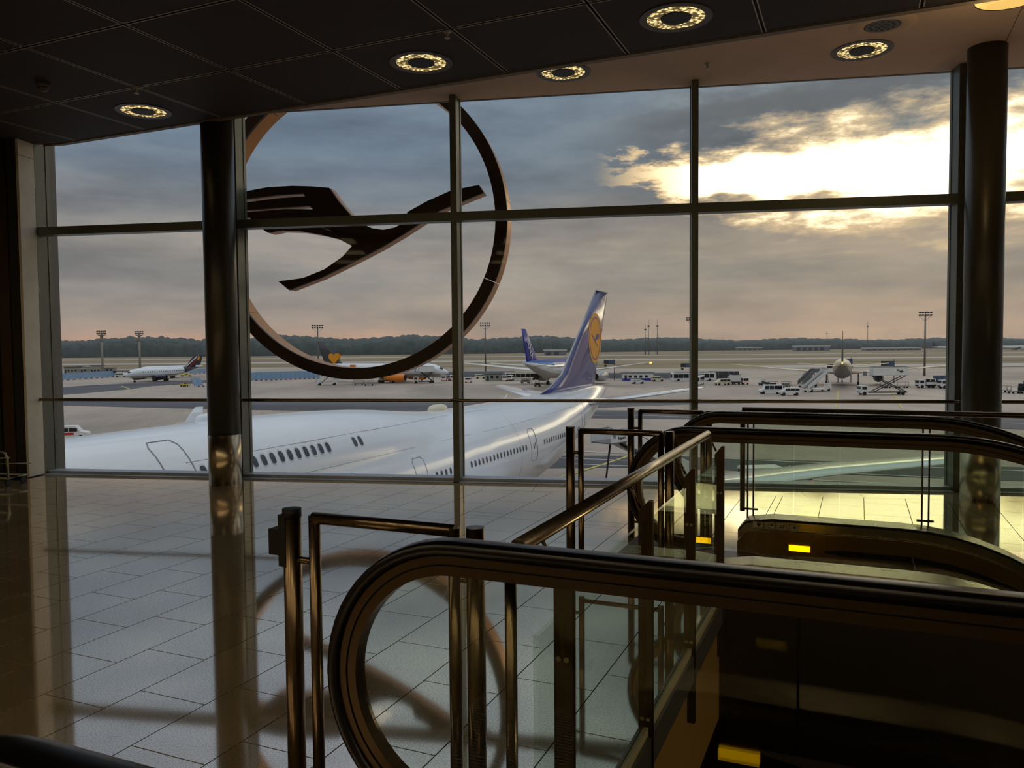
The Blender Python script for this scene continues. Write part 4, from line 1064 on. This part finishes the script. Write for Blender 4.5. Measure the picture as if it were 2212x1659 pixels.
# blue-tailed wide-body seen from behind
p4 = gp(1214, 831)
t, fn, d = airliner('blue_tail_jet', 'wide-body jet with blue lettered tail seen from behind at the next stand', hdg(p4, .36, .93), 70, 6.2, 63, 9.6, 5.6, dict(body='white_paint', fin='ana_blue', top='ana_blue', mid='ana_sky', belly='belly_grey', wing='white_plain'), 21.5, esz=1.75, root_up=.6)
def text_mesh(txt, size, ext=.02):
    cu = bpy.data.curves.new('txt', 'FONT'); cu.body = txt; cu.size = size; cu.extrude = ext; cu.align_x = 'CENTER'; cu.align_y = 'CENTER'; cu.resolution_u = 3
    ob = bpy.data.objects.new('txt', cu); C.objects.link(ob); dg = bpy.context.evaluated_depsgraph_get(); me = bpy.data.meshes.new_from_object(ob.evaluated_get(dg))
    bpy.data.objects.remove(ob); bpy.data.curves.remove(cu); return me
def letters(txt, size, mt, parent, M, name='lettering'):
    me = text_mesh(txt, size); me.materials.clear(); me.materials.append(MATS[mt]); return link(name, me, parent, None, M)
xt, z0 = d['xt'], d['z0']
a_ = math.atan2(9.6, -.17 * 70 * .98)
for sd_ in (1,):
    Mx = Matrix.Translation((xt + .205 * 70 - 10.2, sd_ * .78, z0 + 3.6)) @ Matrix.Rotation(R(-3), 4, 'Z') @ Matrix(((-.66, -.62, 0, 0), (0, 0, 1, 0), (.72, -.02, 0, 0), (0, 0, 0, 1)))
Mx = Matrix.Translation((xt + 4.9, .66, z0 + 3.6)) @ Matrix(((.58, -.80, 0, 0), (0, 0, 1, 0), (-.80, -.58, 0, 0), (0, 0, 0, 1))) @ Matrix.Scale(1, 4)
letters('ANA', 3.4, 'kerb_white', fn, Mx)
Mx = Matrix.Translation((xt + 4.9, -.46, z0 + 3.6)) @ Matrix(((.58, .80, 0, 0), (0, 0, -1, 0), (-.80, .58, 0, 0), (0, 0, 0, 1)))
letters('ANA', 3.4, 'kerb_white', fn, Mx)
MB().cyl((0, 0, 0), .4, .5, 10, Matrix.Translation((-7, -31.2, 7.2))).build('tip_light', 'amber_light', t)
# jet seen straight from behind
p5 = gp(1819, 838)
dv = (Vector((p5.x, p5.y, 0))).normalized()
t, fn, d = airliner('rear_view_jet', 'jet seen straight from behind at the right stand, thin dark tail', hdg(p5 + dv * 16, dv.x, dv.y), 60, 5.7, 64, 8.6, 5.2, dict(body='jet_grey', fin='fin_dark', belly='vehicle_grey', wing='jet_grey', engine='vehicle_grey'), 23.0, esz=1.5)
MB().cyl((0, 0, 0), .22, .3, 10, Matrix.Translation((d['xt'] - .1, 0, d['hub'] + d['r'] * .82)) @ Matrix.Rotation(R(-90), 4, 'Y')).build('tail_light', 'amber_light', t)
# far jets beyond the runway
p6 = gp(2050, 757.5)
airliner('distant_jet', 'tiny white jet far off right of the right light mast', hdg(p6, .98, .2), 64, 5.7, 60, 8.6, 5.0, dict(body='far_white', fin='fin_navy', wing='belly_grey'), 20)
airliner('distant_jet', 'tiny white jet far off at the right picture edge', hdg(gp(2190, 756.5), .98, .1), 70, 6, 60, 8.6, 5.0, dict(body='far_white', fin='fin_navy', wing='belly_grey'), 20)

# ================================================================== LIGHT MASTS
def mast(x, yb, yt, label, conc=False):
    p = gp(x, yb); dep = (p - Vector((0, 0, H))).dot(FW)
    q = at_depth(x, yt, dep); hgt = q.z - G
    t = thing('light_mast', label, 'light mast', Matrix.Translation(p), 'apron light masts')
    MB().cyl((0, 0, 0), .65 if conc else .42, hgt - 1.0, 12, r2=.5 if conc else .26).build('pole', 'mast_concrete' if conc else 'mast_grey', t)
    MB().box(-2.6, 2.6, -.08, .08, hgt - 1.6, hgt - 1.45).box(-2.6, 2.6, -.08, .08, hgt - .5, hgt - .38).box(-.1, .1, -.1, .1, hgt - 1.6, hgt).tube([(-2.4, 0, hgt - 1.6), (0, 0, hgt - 3.6)], .06, 6).tube([(2.4, 0, hgt - 1.6), (0, 0, hgt - 3.6)], .06, 6).build('head_frame', 'mast_grey', t)
    for k in range(5):
        for z in (hgt - 1.1, hgt - .05): MB().box(-2.5 + k * 1.1, -1.9 + k * 1.1, -.5, .2, z - .35, z + .15).build('floodlight', 'vehicle_dark', t)
    if conc: MB().cyl((0, 0, hgt - 5.5), 1.1, 2.6, 12, r2=.7).cyl((0, 0, hgt - 2.9), .9, .8, 12, r2=2.4).build('platform', 'mast_concrete', t)
    return t
mast(222, 808, 715, 'leftmost light mast with a bulging concrete head', True)
mast(303, 802, 716, 'second light mast from the left, behind the taxiing jet', True)
mast(688, 815, 702, 'light mast inside the ring beside the heart tail')
mast(1049, 806, 697, 'light mast between the ring and the blue-tailed jet')
mast(1493, 800, 686, 'light mast mostly hidden behind the window mullion')
mast(1997, 812, 674, 'tall light mast right of the jet seen from behind')

# ================================================================== VEHICLES
def wheels(t, xs, hw, r=.38):
    for x in xs:
        for sd_ in (-1, 1): MB().cyl((0, 0, -.13), r, .26, 14, Matrix.Translation((x, sd_ * hw, r)) @ Matrix.Rotation(R(90), 4, 'X')).build('wheel', 'tyre', t)
VG = 'service vehicles on the apron'
def van(x, y, deg, label, L=5.2, Hh=2.1, W=1.95, body='white_plain', low=False, name='service_van', band=None):
    t = thing(name, label, 'van', heading(gp(x, y), deg), VG); h = L / 2
    prof = [(-h, .45), (h - .15, .45), (h, .8), (h - .1, 1.05), (h - 1.0, 1.25), (h - 1.6, Hh), (-h + .1, Hh), (-h, Hh - .2)]
    b = extr(prof, -W / 2, W / 2).build('body', body, t)
    extr([(h - 1.12, 1.27), (h - 1.62, Hh - .12), (h - 1.66, Hh - .12), (h - 1.2, 1.27)], -W / 2 + .1, W / 2 - .1).build('windscreen', 'glass_dark', b)
    for sd_ in (-1, 1):
        for (a, c) in ((h - 2.4, h - 1.35), (h - 3.6, h - 2.5), (-h + .25, h - 3.7)):
            if c > a: MB().box(a, c, sd_ * W / 2 - .015, sd_ * W / 2 + .015, 1.22, Hh - .25).build('side_window', 'glass_dark', b)
    MB().box(-h - .015, -h + .02, -W / 2 + .15, W / 2 - .15, 1.25, Hh - .25).build('rear_window', 'glass_dark', b)
    for sd_ in (-1, 1): MB().box(-h - .02, -h + .02, sd_ * (W / 2 - .16) - .07, sd_ * (W / 2 - .16) + .07, .8, 1.15).build('tail_light', 'red_light', b)
    if band: MB().box(-h + .1, h - 1.8, -W / 2 - .01, W / 2 + .01, .75, 1.1).build('colour_band', band, b)
    wheels(t, (-h + .9, h - .95), W / 2 - .1); return t
def bus(x, y, deg, label, L=13.5, Hh=3.0, W=2.7, body='cream_vehicle', lower=None):
    t = thing('apron_bus', label, 'bus', heading(gp(x, y), deg), VG); h = L / 2
    b = extr([(-h, .35), (h - .1, .35), (h, .8), (h - .15, Hh - .2), (h - .4, Hh), (-h + .3, Hh), (-h, Hh - .3)], -W / 2, W / 2).build('body', body, t)
    for sd_ in (-1, 1):
        for k in range(int(L / 1.9)):
            a = -h + .5 + k * 1.85
            MB().box(a, min(a + 1.7, h - .3), sd_ * W / 2 - .02, sd_ * W / 2 + .02, 1.15, Hh - .45).build('side_window', 'glass_dark', b)
    MB().box(h - .12, h + .0, -W / 2 + .15, W / 2 - .15, 1.1, Hh - .4).build('windscreen', 'glass_dark', b); MB().box(-h - .01, -h + .03, -W / 2 + .2, W / 2 - .2, 1.3, Hh - .5).build('rear_window', 'glass_dark', b)
    MB().box(-h + 1, h - 1, -W / 4, W / 4, Hh, Hh + .18).build('roof_unit', 'vehicle_grey', b)
    wheels(t, (-h + 2.2, h - 2.4), W / 2 - .12, .48); return t
def box_truck(x, y, deg, label, L=7.0, W=2.3, Hb=3.2, body='white_plain', lift=0.0, name='box_truck', cabc='white_plain', motif=None, Lb=None):
    t = thing(name, label, 'truck', heading(gp(x, y), deg), VG); h = L / 2; Lb = Lb or L - 2.2
    MB().box(-h, h, -W / 2 + .25, W / 2 - .25, .55, .85).build('chassis', 'vehicle_dark', t)
    c = extr([(h - 1.9, .5), (h, .5), (h, 1.5), (h - .25, 2.4), (h - 1.9, 2.4)], -W / 2, W / 2).build('cab', cabc, t)
    MB().box(h - .22, h + .01, -W / 2 + .15, W / 2 - .15, 1.5, 2.2).build('windscreen', 'glass_dark', c)
    for sd_ in (-1, 1): MB().box(h - 1.5, h - .4, sd_ * W / 2 - .015, sd_ * W / 2 + .015, 1.4, 2.15).build('side_window', 'glass_dark', c)
    z0 = .9 + lift
    b = MB().box(-h - .1, -h + Lb, -W / 2, W / 2, z0, z0 + Hb - .9).build('cargo_box', body, t)
    MB().box(-h - .12, -h + Lb + .02, -W / 2 - .02, W / 2 + .02, z0 + Hb - 1.0, z0 + Hb - .9).box(-h - .12, -h + Lb + .02, -W / 2 - .02, W / 2 + .02, z0, z0 + .1).build('box_edge', 'vehicle_grey', b)
    if lift > .5:
        sc = MB()
        for sd_ in (-1, 1):
            y_ = sd_ * (W / 2 - .25)
            sc.tube([(-h + .4, y_, .85), (-h + Lb - .4, y_, z0)], .11, 8).tube([(-h + .4, y_, z0), (-h + Lb - .4, y_, .85)], .11, 8)
        sc.build('scissor_lift', 'vehicle_dark', t)
        MB().box(-h + Lb, -h + Lb + 1.6, -W / 2, W / 2, z0, z0 + .1).box(-h + Lb + 1.55, -h + Lb + 1.6, -W / 2, W / 2, z0, z0 + 1.1).build('loading_platform', 'vehicle_grey', b)
    if motif:
        for sd_ in (-1, 1):
            for (cx_, cz_, an, le) in ((-h + 1.0, 1.2, .3, 1.3), (-h + 1.9, .9, 2.2, 1.1), (-h + 2.2, 1.5, .9, 1.0)):
                pl = [(cx_ + le * u * math.cos(an) - .28 * math.sin(math.pi * (u)) * s2 * math.sin(an), z0 + cz_ * .8 + le * u * math.sin(an) * .5 + .28 * math.sin(math.pi * u) * s2 * math.cos(an)) for s2, us in ((1, (0, .25, .5, .75, 1)), (-1, (.75, .5, .25))) for u in us]
                mb = extr(pl, sd_ * (W / 2 + .01) - .01, sd_ * (W / 2 + .01) + .01); mb.build('leaf_motif', motif, b)
    wheels(t, (-h + 1.1, h - 1.0), W / 2 - .1, .46); return t
def stairs_truck(x, y, deg, label, top=4.6, L=8.5, W=2.2, rail='white_plain', cab=True):
    t = thing('passenger_stairs', label, 'stairs truck', heading(gp(x, y), deg), VG); h = L / 2
    MB().box(-h, h, -W / 2, W / 2, .5, .9).build('chassis', 'white_plain', t)
    if cab:
        c = extr([(h - 2.0, .9), (h, .9), (h - .2, 2.2), (h - 2.0, 2.2)], -W / 2, -W / 2 + 1.1).build('cab', 'white_plain', t)
        MB().box(h - .3, h - .05, -W / 2 + .1, -W / 2 + 1.0, 1.4, 2.1).build('windscreen', 'glass_dark', c)
    n = 20
    for k in range(n):
        u = k / n; x0 = -h + (L - 1.5) * u; z = .9 + (top - .9) * (u + 1 / n); MB().box(x0, x0 + (L - 1.5) / n, -W / 2 + .35, W / 2 - .35, z - .08, z).build('stair_tread', 'vehicle_grey', t)
    for sd_ in (-1, 1):
        y_ = sd_ * (W / 2 - .3)
        extr([(-h, .7), (-h + L - 1.5, top - .3), (-h + L - 1.5, top + .9), (-h, 1.9)], y_ - .03, y_ + .03).build('stair_side', rail, t)
        MB().tube([(-h, y_, 2.0), (-h + L - 1.5, y_, top + 1.0), (h + .6, y_, top + 1.0)], .04, 6).build('stair_handrail', 'vehicle_grey', t)
    MB().box(-h + L - 1.5, h + .7, -W / 2 + .2, W / 2 - .2, top - .1, top).build('top_platform', 'vehicle_grey', t)
    for sd_ in (-1, 1):
        pn = MB().box(-h + L - 1.5, h + .7, sd_ * (W / 2 - .2) - .03, sd_ * (W / 2 - .2) + .03, top, top + 1.0).build('platform_panel', rail, t)
    MB().tube([(-h + 2.0, 0, .9), (-h + L - 2.0, 0, top - .4)], .12, 8).tube([(h - .6, -.6, .9), (h - 1.4, -.6, top - .1)], .08, 8).build('support', 'vehicle_dark', t)
    wheels(t, (-h + 1.2, h - 1.2), W / 2 - .1, .42); return t, (h, L, W, top)
def tug(x, y, deg, label, body='white_plain', L=3.2, name='baggage_tug', Hh=1.7):
    t = thing(name, label, 'tug', heading(gp(x, y), deg), VG); h = L / 2
    b = extr([(-h, .4), (h, .4), (h, .95), (.3, 1.05), (.2, .8), (-h, .8)], -.75, .75).build('body', body, t)
    MB().box(-.6, .25, -.7, .7, Hh - .08, Hh).build('roof', body, t)
    for x_ in (-.55, .2):
        for sd_ in (-.65, .65): MB().box(x_ - .03, x_ + .03, sd_ - .03, sd_ + .03, .8, Hh).build('roof_post', 'vehicle_dark', t)
    MB().box(-.5, -.1, -.4, .4, .8, 1.25).build('seat', 'vehicle_dark', t)
    wheels(t, (-h + .5, h - .6), .68, .3); return t
def dolly(x, y, deg, label, L=3.4, body='vehicle_grey', load=None, group='baggage carts'):
    t = thing('baggage_cart', label, 'cart', heading(gp(x, y), deg), group); h = L / 2
    MB().box(-h, h, -.8, .8, .5, .62).build('platform', body, t)
    for x_ in (-h + .05, h - .05):
        for sd_ in (-.75, .75): MB().box(x_ - .03, x_ + .03, sd_ - .03, sd_ + .03, .6, 1.7).build('corner_post', 'vehicle_dark', t)
    MB().box(-h, h, -.8, .8, 1.68, 1.74).build('canopy', 'vehicle_dark', t)
    if load: MB().box(-h + .3, h - .4, -.6, .6, .62, 1.3).build('load', load, t)
    MB().tube([(h, 0, .5), (h + 1.0, 0, .35)], .04, 6).build('drawbar', 'vehicle_dark', t)
    wheels(t, (-h + .5, h - .5), .7, .22); return t
# --- around the blue-tailed jet and the ring
stairs_truck(706, 832, 25, 'white passenger stairs below the heart-tail jet', 4.4, 7.5)
dolly(775, 832, 10, 'dark baggage cart left of centre under the ring'); dolly(797, 833, 12, 'dark baggage cart just right of another under the ring')
box_truck(838, 827, 0, 'low white truck under the orange-banded engine', 6, Hb=1.9, body='cream_vehicle')
box_truck(915, 828, 180, 'catering truck with raised white box beside the heart-tail jet', 7.2, W=2.5, Hb=3.0, lift=3.2, cabc='cream_vehicle', name='catering_truck')
van(962, 823, 80, 'white van with a red band, left of two beside the middle mullion', band='stripe_red'); van(977, 822, 100, 'white van with a blue band beside the middle mullion', band='sign_blue')
van(1012, 827, 85, 'white van close right of the middle mullion'); van(1038, 818, 10, 'cream off-road car in front of the long grey fence', 4.4, 1.8, body='cream_vehicle', name='off_road_car')
van(1089, 823, 95, 'white van beside the grey shed'); van(1103, 822, 80, 'white van right of another beside the grey shed')
bus(1128, 821, 5, 'cream apron bus behind the tail of the blue-tailed jet')
dolly(1135, 828, 20, 'flat cart beside the bus near the blue-tailed jet', load='vehicle_grey')
tug(1161, 835, 95, 'dark tug with red tail lights under the blue-tailed jet', 'vehicle_dark', 3.6)
van(1378, 829, 8, 'white estate car standing alone right of the crane-tailed fin', 4.6, 1.6, name='estate_car'); van(1421, 824, 0, 'grey-white pickup beside the white apron building', 4.6, 1.9, body='cream_vehicle', name='pickup')
bus(1498, 823, 3, 'white apron bus with black windows behind the window mullion', 16, body='white_plain')
# --- right stand
bus(1508, 831, 70, 'white bus seen end-on right beside the window mullion', 12, body='white_plain')
van(1560, 832, 200, 'yellowish van in front of the grey shed', body='cream_vehicle'); box_truck(1585, 830, 95, 'white box truck beside the grey shed', 6.0, Hb=3.2)
van(1605, 830, 95, 'white van right of the box truck', Hh=2.3)
tug(1650, 832, 10, 'baggage tug behind the dark-windowed minibus', 'vehicle_grey', 3.2); dolly(1670, 837, 8, 'loaded cart behind the dark-windowed minibus', 2.3, load='vehicle_dark'); dolly(1698, 837, 8, 'loaded cart left of the boarding stairs', 2.3, load='vehicle_grey')
van(1664, 851, 178, 'silver minibus with dark windows, left of the two near vans', 5.9, 2.4, body='white_plain', name='minibus'); van(1705, 854, 176, 'small white van, right of the two near vans', 5.0, 1.95)
stairs_truck(1765, 846, 35, 'white boarding stairs at the jet seen from behind', 5.2, 10.0)
stairs_truck(1745, 836, 30, 'second boarding stairs behind the white ones', 4.4, 7.0, rail='vehicle_grey')
box_truck(1905, 853, 178, 'catering truck with raised leaf-patterned box beside the jet seen from behind', 11.5, W=2.6, Hb=3.1, lift=3.9, motif='leaf_green', name='catering_truck', Lb=8.4)
dolly(1914, 838, 5, 'baggage cart under the raised leaf-patterned box', 2.4); dolly(1948, 838, 5, 'baggage cart right of the leaf-patterned catering truck')
box_truck(2000, 838, 180, 'white utility truck with a ladder below the right light mast', 5.2, Hb=1.8); MB
box_truck(2024, 835, 180, 'truck with blue box beside the right column', 5.5, Hb=3.2, body='sign_blue'); box_truck(2046, 839, 180, 'cream truck touching the right column', 4.6, Hb=2.8, body='cream_vehicle')
dolly(2166, 848, 5, 'low flat cart right of the right column'); dolly(2194, 850, 5, 'low flat cart, last of the row right of the column'); box_truck(2222, 850, 90, 'dark container truck at the right picture edge', 5, body='vehicle_dark', cabc='vehicle_dark')
# --- left
tug(398, 835, 170, 'small yellow tug near the blue trestle screens', 'yellow_paint', 2.6, Hh=.9); tug(402, 813, 180, 'low yellow loader behind the taxiing jet', 'yellow_paint', 5)
van(262, 815, 10, 'white van under the dark canopy left of the taxiing jet'); van(152, 950, 15, 'red and white vehicle behind the jumbo at the far left', 5, 2.0, body='white_plain', band='stripe_red')
van(1662, 1062, 5, 'white van parked beneath the jumbo wing', 5.0, 2.2); van(1722, 1058, 80, 'small white van right of another beneath the jumbo wing', 4.5, 1.9)
# boarding stairs at the jumbo's rear door
st, (h_, L_, W_2, tp_) = stairs_truck(1392, 1010, 158, 'white boarding stairs with operator lettering at the rear door of the jumbo', 4.9, 12.0, 2.4, cab=False)
_a, _b = gp(1490, 1040), at_depth(1312, 951, 65); _d = _b - _a
st.matrix_world = Matrix.Translation((_b.x - _d.x * .46, _b.y - _d.y * .46, G)) @ Matrix.Rotation(math.atan2(_d.y, _d.x), 4, 'Z')
Mx = Matrix.Translation((h_ - .45, W_2 / 2 - .16, tp_ + .45)) @ Matrix(((-1, 0, 0, 0), (0, 0, 1, 0), (0, 1, 0, 0), (0, 0, 0, 1)))
letters('fraport', .34, 'vehicle_dark', st, Mx @ Matrix.Translation((.25, -.12, 0)))
star = []
for k in range(10):
    rr = .28 if k % 2 == 0 else .10; star.append((rr * math.cos(R(36 * k + 15)), rr * math.sin(R(36 * k + 15))))
MB().prism(star, -.01, .02).build('star_logo', 'vehicle_grey', st, matrix=Mx @ Matrix.Translation((-.75, .1, 0)))

# ================================================================== BLAST FENCES, SHEDS, BOARDS
def blast_fence(name, a, b, n, hgt, label, mt='fence_blue', kerb=True, lean=.45):
    pa, pb = gp(*a), gp(*b); d = pb - pa; Lw = d.length
    t = thing(name, label, 'fence', Matrix.Translation(pa) @ Matrix.Rotation(math.atan2(d.y, d.x), 4, 'Z'), None)
    wd = Lw / n; pm = extr([(0, 0)], 0, 0) if False else None
    pan = MB().add([(.06, 0, .25), (wd - .06, 0, .25), (wd - .06, hgt * lean, hgt), (.06, hgt * lean, hgt), (.06, .08, .25), (wd - .06, .08, .25), (wd - .06, hgt * lean + .08, hgt), (.06, hgt * lean + .08, hgt)],
                   [(0, 1, 2, 3), (4, 7, 6, 5), (0, 4, 5, 1), (2, 6, 7, 3), (0, 3, 7, 4), (1, 5, 6, 2)]).mesh('fence_panel'); pan.materials.append(MATS[mt])
    k1 = MB().box(0, wd / 2, -.25, .25, 0, .35).mesh('kerb_block'); k1.materials.append(MATS['kerb_white']); k2 = MB().box(wd / 2, wd, -.25, .25, 0, .35).mesh('kerb_block'); k2.materials.append(MATS['kerb_red'])
    ps = MB().tube([(0, .1, .1), (0, hgt * lean, hgt - .1)], .06, 6).tube([(0, hgt * lean + .8, .05), (0, hgt * lean, hgt - .2)], .05, 6).mesh('fence_post'); ps.materials.append(MATS['vehicle_grey'])
    for k in range(n):
        Mx = Matrix.Translation((k * wd, 0, 0)); link('fence_panel', pan, t, None, Mx); link('fence_post', ps, t, None, Mx)
        if kerb: link('kerb_block', k1, t, None, Mx); link('kerb_block', k2, t, None, Mx)
    return t
blast_fence('blast_fence', (108, 824), (256, 814), 12, 3.0, 'long blue blast screen at the far left with red and white kerb')
blast_fence('blast_fence', (545, 823), (690, 818), 14, 3.4, 'long blue blast screen seen through the left part of the ring')
blast_fence('blast_fence', (412, 809), (452, 806), 4, 2.6, 'short blue blast screen behind the tail of the taxiing jet')
blast_fence('trestle_screen', (421, 836), (441, 835), 2, 3.0, 'pair of slanted blue screens left of the round column', lean=.7)
blast_fence('long_fence', (932, 816), (1112, 815), 16, 2.6, 'long grey-blue fence right of the ring', 'fence_grey', False, .05)
blast_fence('long_fence', (1312, 819), (1520, 819), 18, 2.4, 'long grey fence behind the estate car', 'fence_grey', False, .05)
blast_fence('long_fence', (1530, 821), (1597, 821), 6, 3.2, 'dark grey fence behind the box truck', 'roof_dark', False, .05)
def shed(x, y, deg, wx, wy, h, label, wall='cabin_grey', roof='roof_dark', name='apron_cabin', base=None, openf=False):
    t = thing(name, label, 'cabin', heading(gp(x, y), deg), 'apron sheds')
    b = MB().box(-wx / 2, wx / 2, -wy / 2, wy / 2, 0, h).build('wall_block', wall, t)
    MB().box(-wx / 2 - .3, wx / 2 + .3, -wy / 2 - .3, wy / 2 + .3, h, h + .3).build('roof', roof, t)
    MB().box(-wx / 2 + .3, -wx / 2 + 1.2, -wy / 2 - .03, -wy / 2 + .02, .1, 2.1).build('door', 'vehicle_dark', b)
    k = 0
    while -wx / 2 + 1.8 + k * 2.0 < wx / 2 - 1.2 and k < 12:
        x0 = -wx / 2 + 1.8 + k * 2.0; MB().box(x0, x0 + 1.1, -wy / 2 - .03, -wy / 2 + .02, 1.1, 2.0).build('window', 'glass_dark', b); k += 1
    if base: MB().box(-wx / 2 - .04, wx / 2 + .04, -wy / 2 - .04, wy / 2 + .04, 0, .9).build('plinth', base, b)
    return t
shed(1065, 823, 8, 6, 4, 2.6, 'small grey shed with flat roof beside the middle light mast'); shed(1377, 822, 3, 11, 4, 2.8, 'white apron building with a blue plinth behind the estate car', 'white_plain', 'vehicle_grey', base='ana_blue')
for k, (x, w_) in enumerate(((132, 7), (158, 8), (176, 3.2), (184, 3.2), (192, 3.2), (211, 6), (234, 8))):
    shed(x, 805 + (k % 2), 5, w_, 4, 2.6 + (k % 3) * .8, ('grey cabin at the far left edge behind the blue screen', 'wide grey cabin second from the left behind the blue screen', 'narrow cabin, first of three in a row', 'narrow cabin, middle of three in a row', 'narrow cabin, last of three in a row', 'cabin beside the leftmost light mast foot', 'wide cabin right of the leftmost light mast')[k], 'cabin_grey' if k not in (0,) else 'white_plain', 'roof_dark' if k in (1, 5, 6) else 'far_white')
cn = thing('canopy', 'dark flat canopy left of the taxiing jet', 'canopy', heading(gp(262, 814), 5)); MB().box(-3.6, 3.6, -2, 2, 2.7, 3.0).build('roof', 'roof_dark', cn)
for x in (-3.2, 0, 3.2):
    for y in (-1.6, 1.6): MB().box(x - .08, x + .08, y - .08, y + .08, 0, 2.7).build('post', 'vehicle_grey', cn)
def board(x, yb, x0, x1, y0, y1, label):
    p = gp(x, yb); dep = (p - Vector((0, 0, H))).dot(FW); a, b = at_depth(x0, y0, dep), at_depth(x1, y1, dep)
    t = thing('guidance_board', label, 'sign board', Matrix.Translation(p), 'stand guidance boards')
    MB().cyl((0, 0, 0), .14, a.z - G + .6, 8).build('pole', 'mast_grey', t)
    bd = MB().box(a.x - p.x, b.x - p.x, -.3, .0, b.z - G, a.z - G).build('board', 'roof_dark', t)
    MB().box(a.x - p.x + (b.x - a.x) * .45, b.x - p.x - .1, -.33, -.29, b.z - G + .15, a.z - G - .15).build('display', 'sign_blue', bd)
    MB().box(a.x - p.x + .2, a.x - p.x + 1.0, -.3, .1, b.z - G - 1.0, b.z - G - .3).build('sensor', 'roof_dark', t)
    return t
board(1327, 822, 1304, 1328, 778, 786, 'guidance board right of the crane-tailed fin'); board(1494, 822, 1470, 1496, 785, 793, 'guidance board left of the window mullion')
board(1838, 826, 1818, 1840, 776, 786, 'guidance board behind the jet seen from behind'); board(1931, 828, 1902, 1930, 780, 790, 'guidance board above the leaf-patterned box'); board(1810, 826, 1786, 1812, 787, 797, 'low guidance board left of the jet seen from behind')
# far buildings and runway signs
def far_building(x, y, wx, h, label, roof='far_white', wall='fence_grey'):
    t = thing('far_hangar', label, 'building', Matrix.Translation(gp(x, y)), 'buildings beyond the runway')
    MB().box(-wx / 2, wx / 2, 0, 20, 0, h).build('wall_block', wall, t); MB().box(-wx / 2 - 1, wx / 2 + 1, -1, 21, h, h + 2).build('roof', roof, t)
    for k in range(int(wx / 12)): MB().box(-wx / 2 + 2 + k * 12, -wx / 2 + 9 + k * 12, -.2, .1, .5, h - 2).build('gate', 'roof_dark', t)
for x, y, wx, h, lb in ((160, 772, 55, 5, 'low pale building at the far left horizon'), (318, 771, 40, 6, 'low white building behind the taxiing jet'), (1200, 768, 32, 7, 'pale hall behind the blue-tailed jet'), (1756, 758, 70, 9, 'white-roofed hall beyond the runway left of the dark tail'), (1620, 757, 60, 6, 'long low hall beyond the runway near the mullion'), (1930, 757, 110, 4, 'long bright low roof beyond the runway')):
    far_building(x, y, wx, h, lb)
for x, y, h, lb in ((1394, 766, 46, 'lattice radio mast with platforms on the horizon'), (1401, 766, 52, 'thin radio mast, left of two on the horizon'), (1420, 766, 52, 'thin radio mast, right of two on the horizon'), (1786, 757, 45, 'thin mast on the horizon left of the dark tail'), (1874, 757, 60, 'thin mast on the horizon right of the dark tail')):
    t = thing('radio_mast', lb, 'mast', Matrix.Translation(gp(x, y)), 'masts on the horizon'); MB().cyl((0, 0, 0), .7, h, 8, r2=.3).build('pole', 'mast_grey', t); MB().box(-1.6, 1.6, -.5, .5, h * .8, h * .84).build('antenna', 'mast_grey', t)

# ================================================================== thin evening haze over the airfield
hm = bpy.data.materials.new('evening_haze'); hm.use_nodes = True; nt = hm.node_tree; nt.nodes.clear()
ho = nt.nodes.new('ShaderNodeOutputMaterial'); hv = nt.nodes.new('ShaderNodeVolumeScatter'); hv.inputs['Color'].default_value = (.93, .95, 1, 1); hv.inputs['Density'].default_value = .00009; hv.inputs['Anisotropy'].default_value = .35
nt.links.new(hv.outputs[0], ho.inputs['Volume']); MATS['haze'] = hm
hz = MB().box(-2550, 3150, 330, 4150, G + .4, G + 160).build('evening_haze', 'haze')
tag(hz, 'thin evening haze lying over the far airfield', 'haze', None, 'stuff')
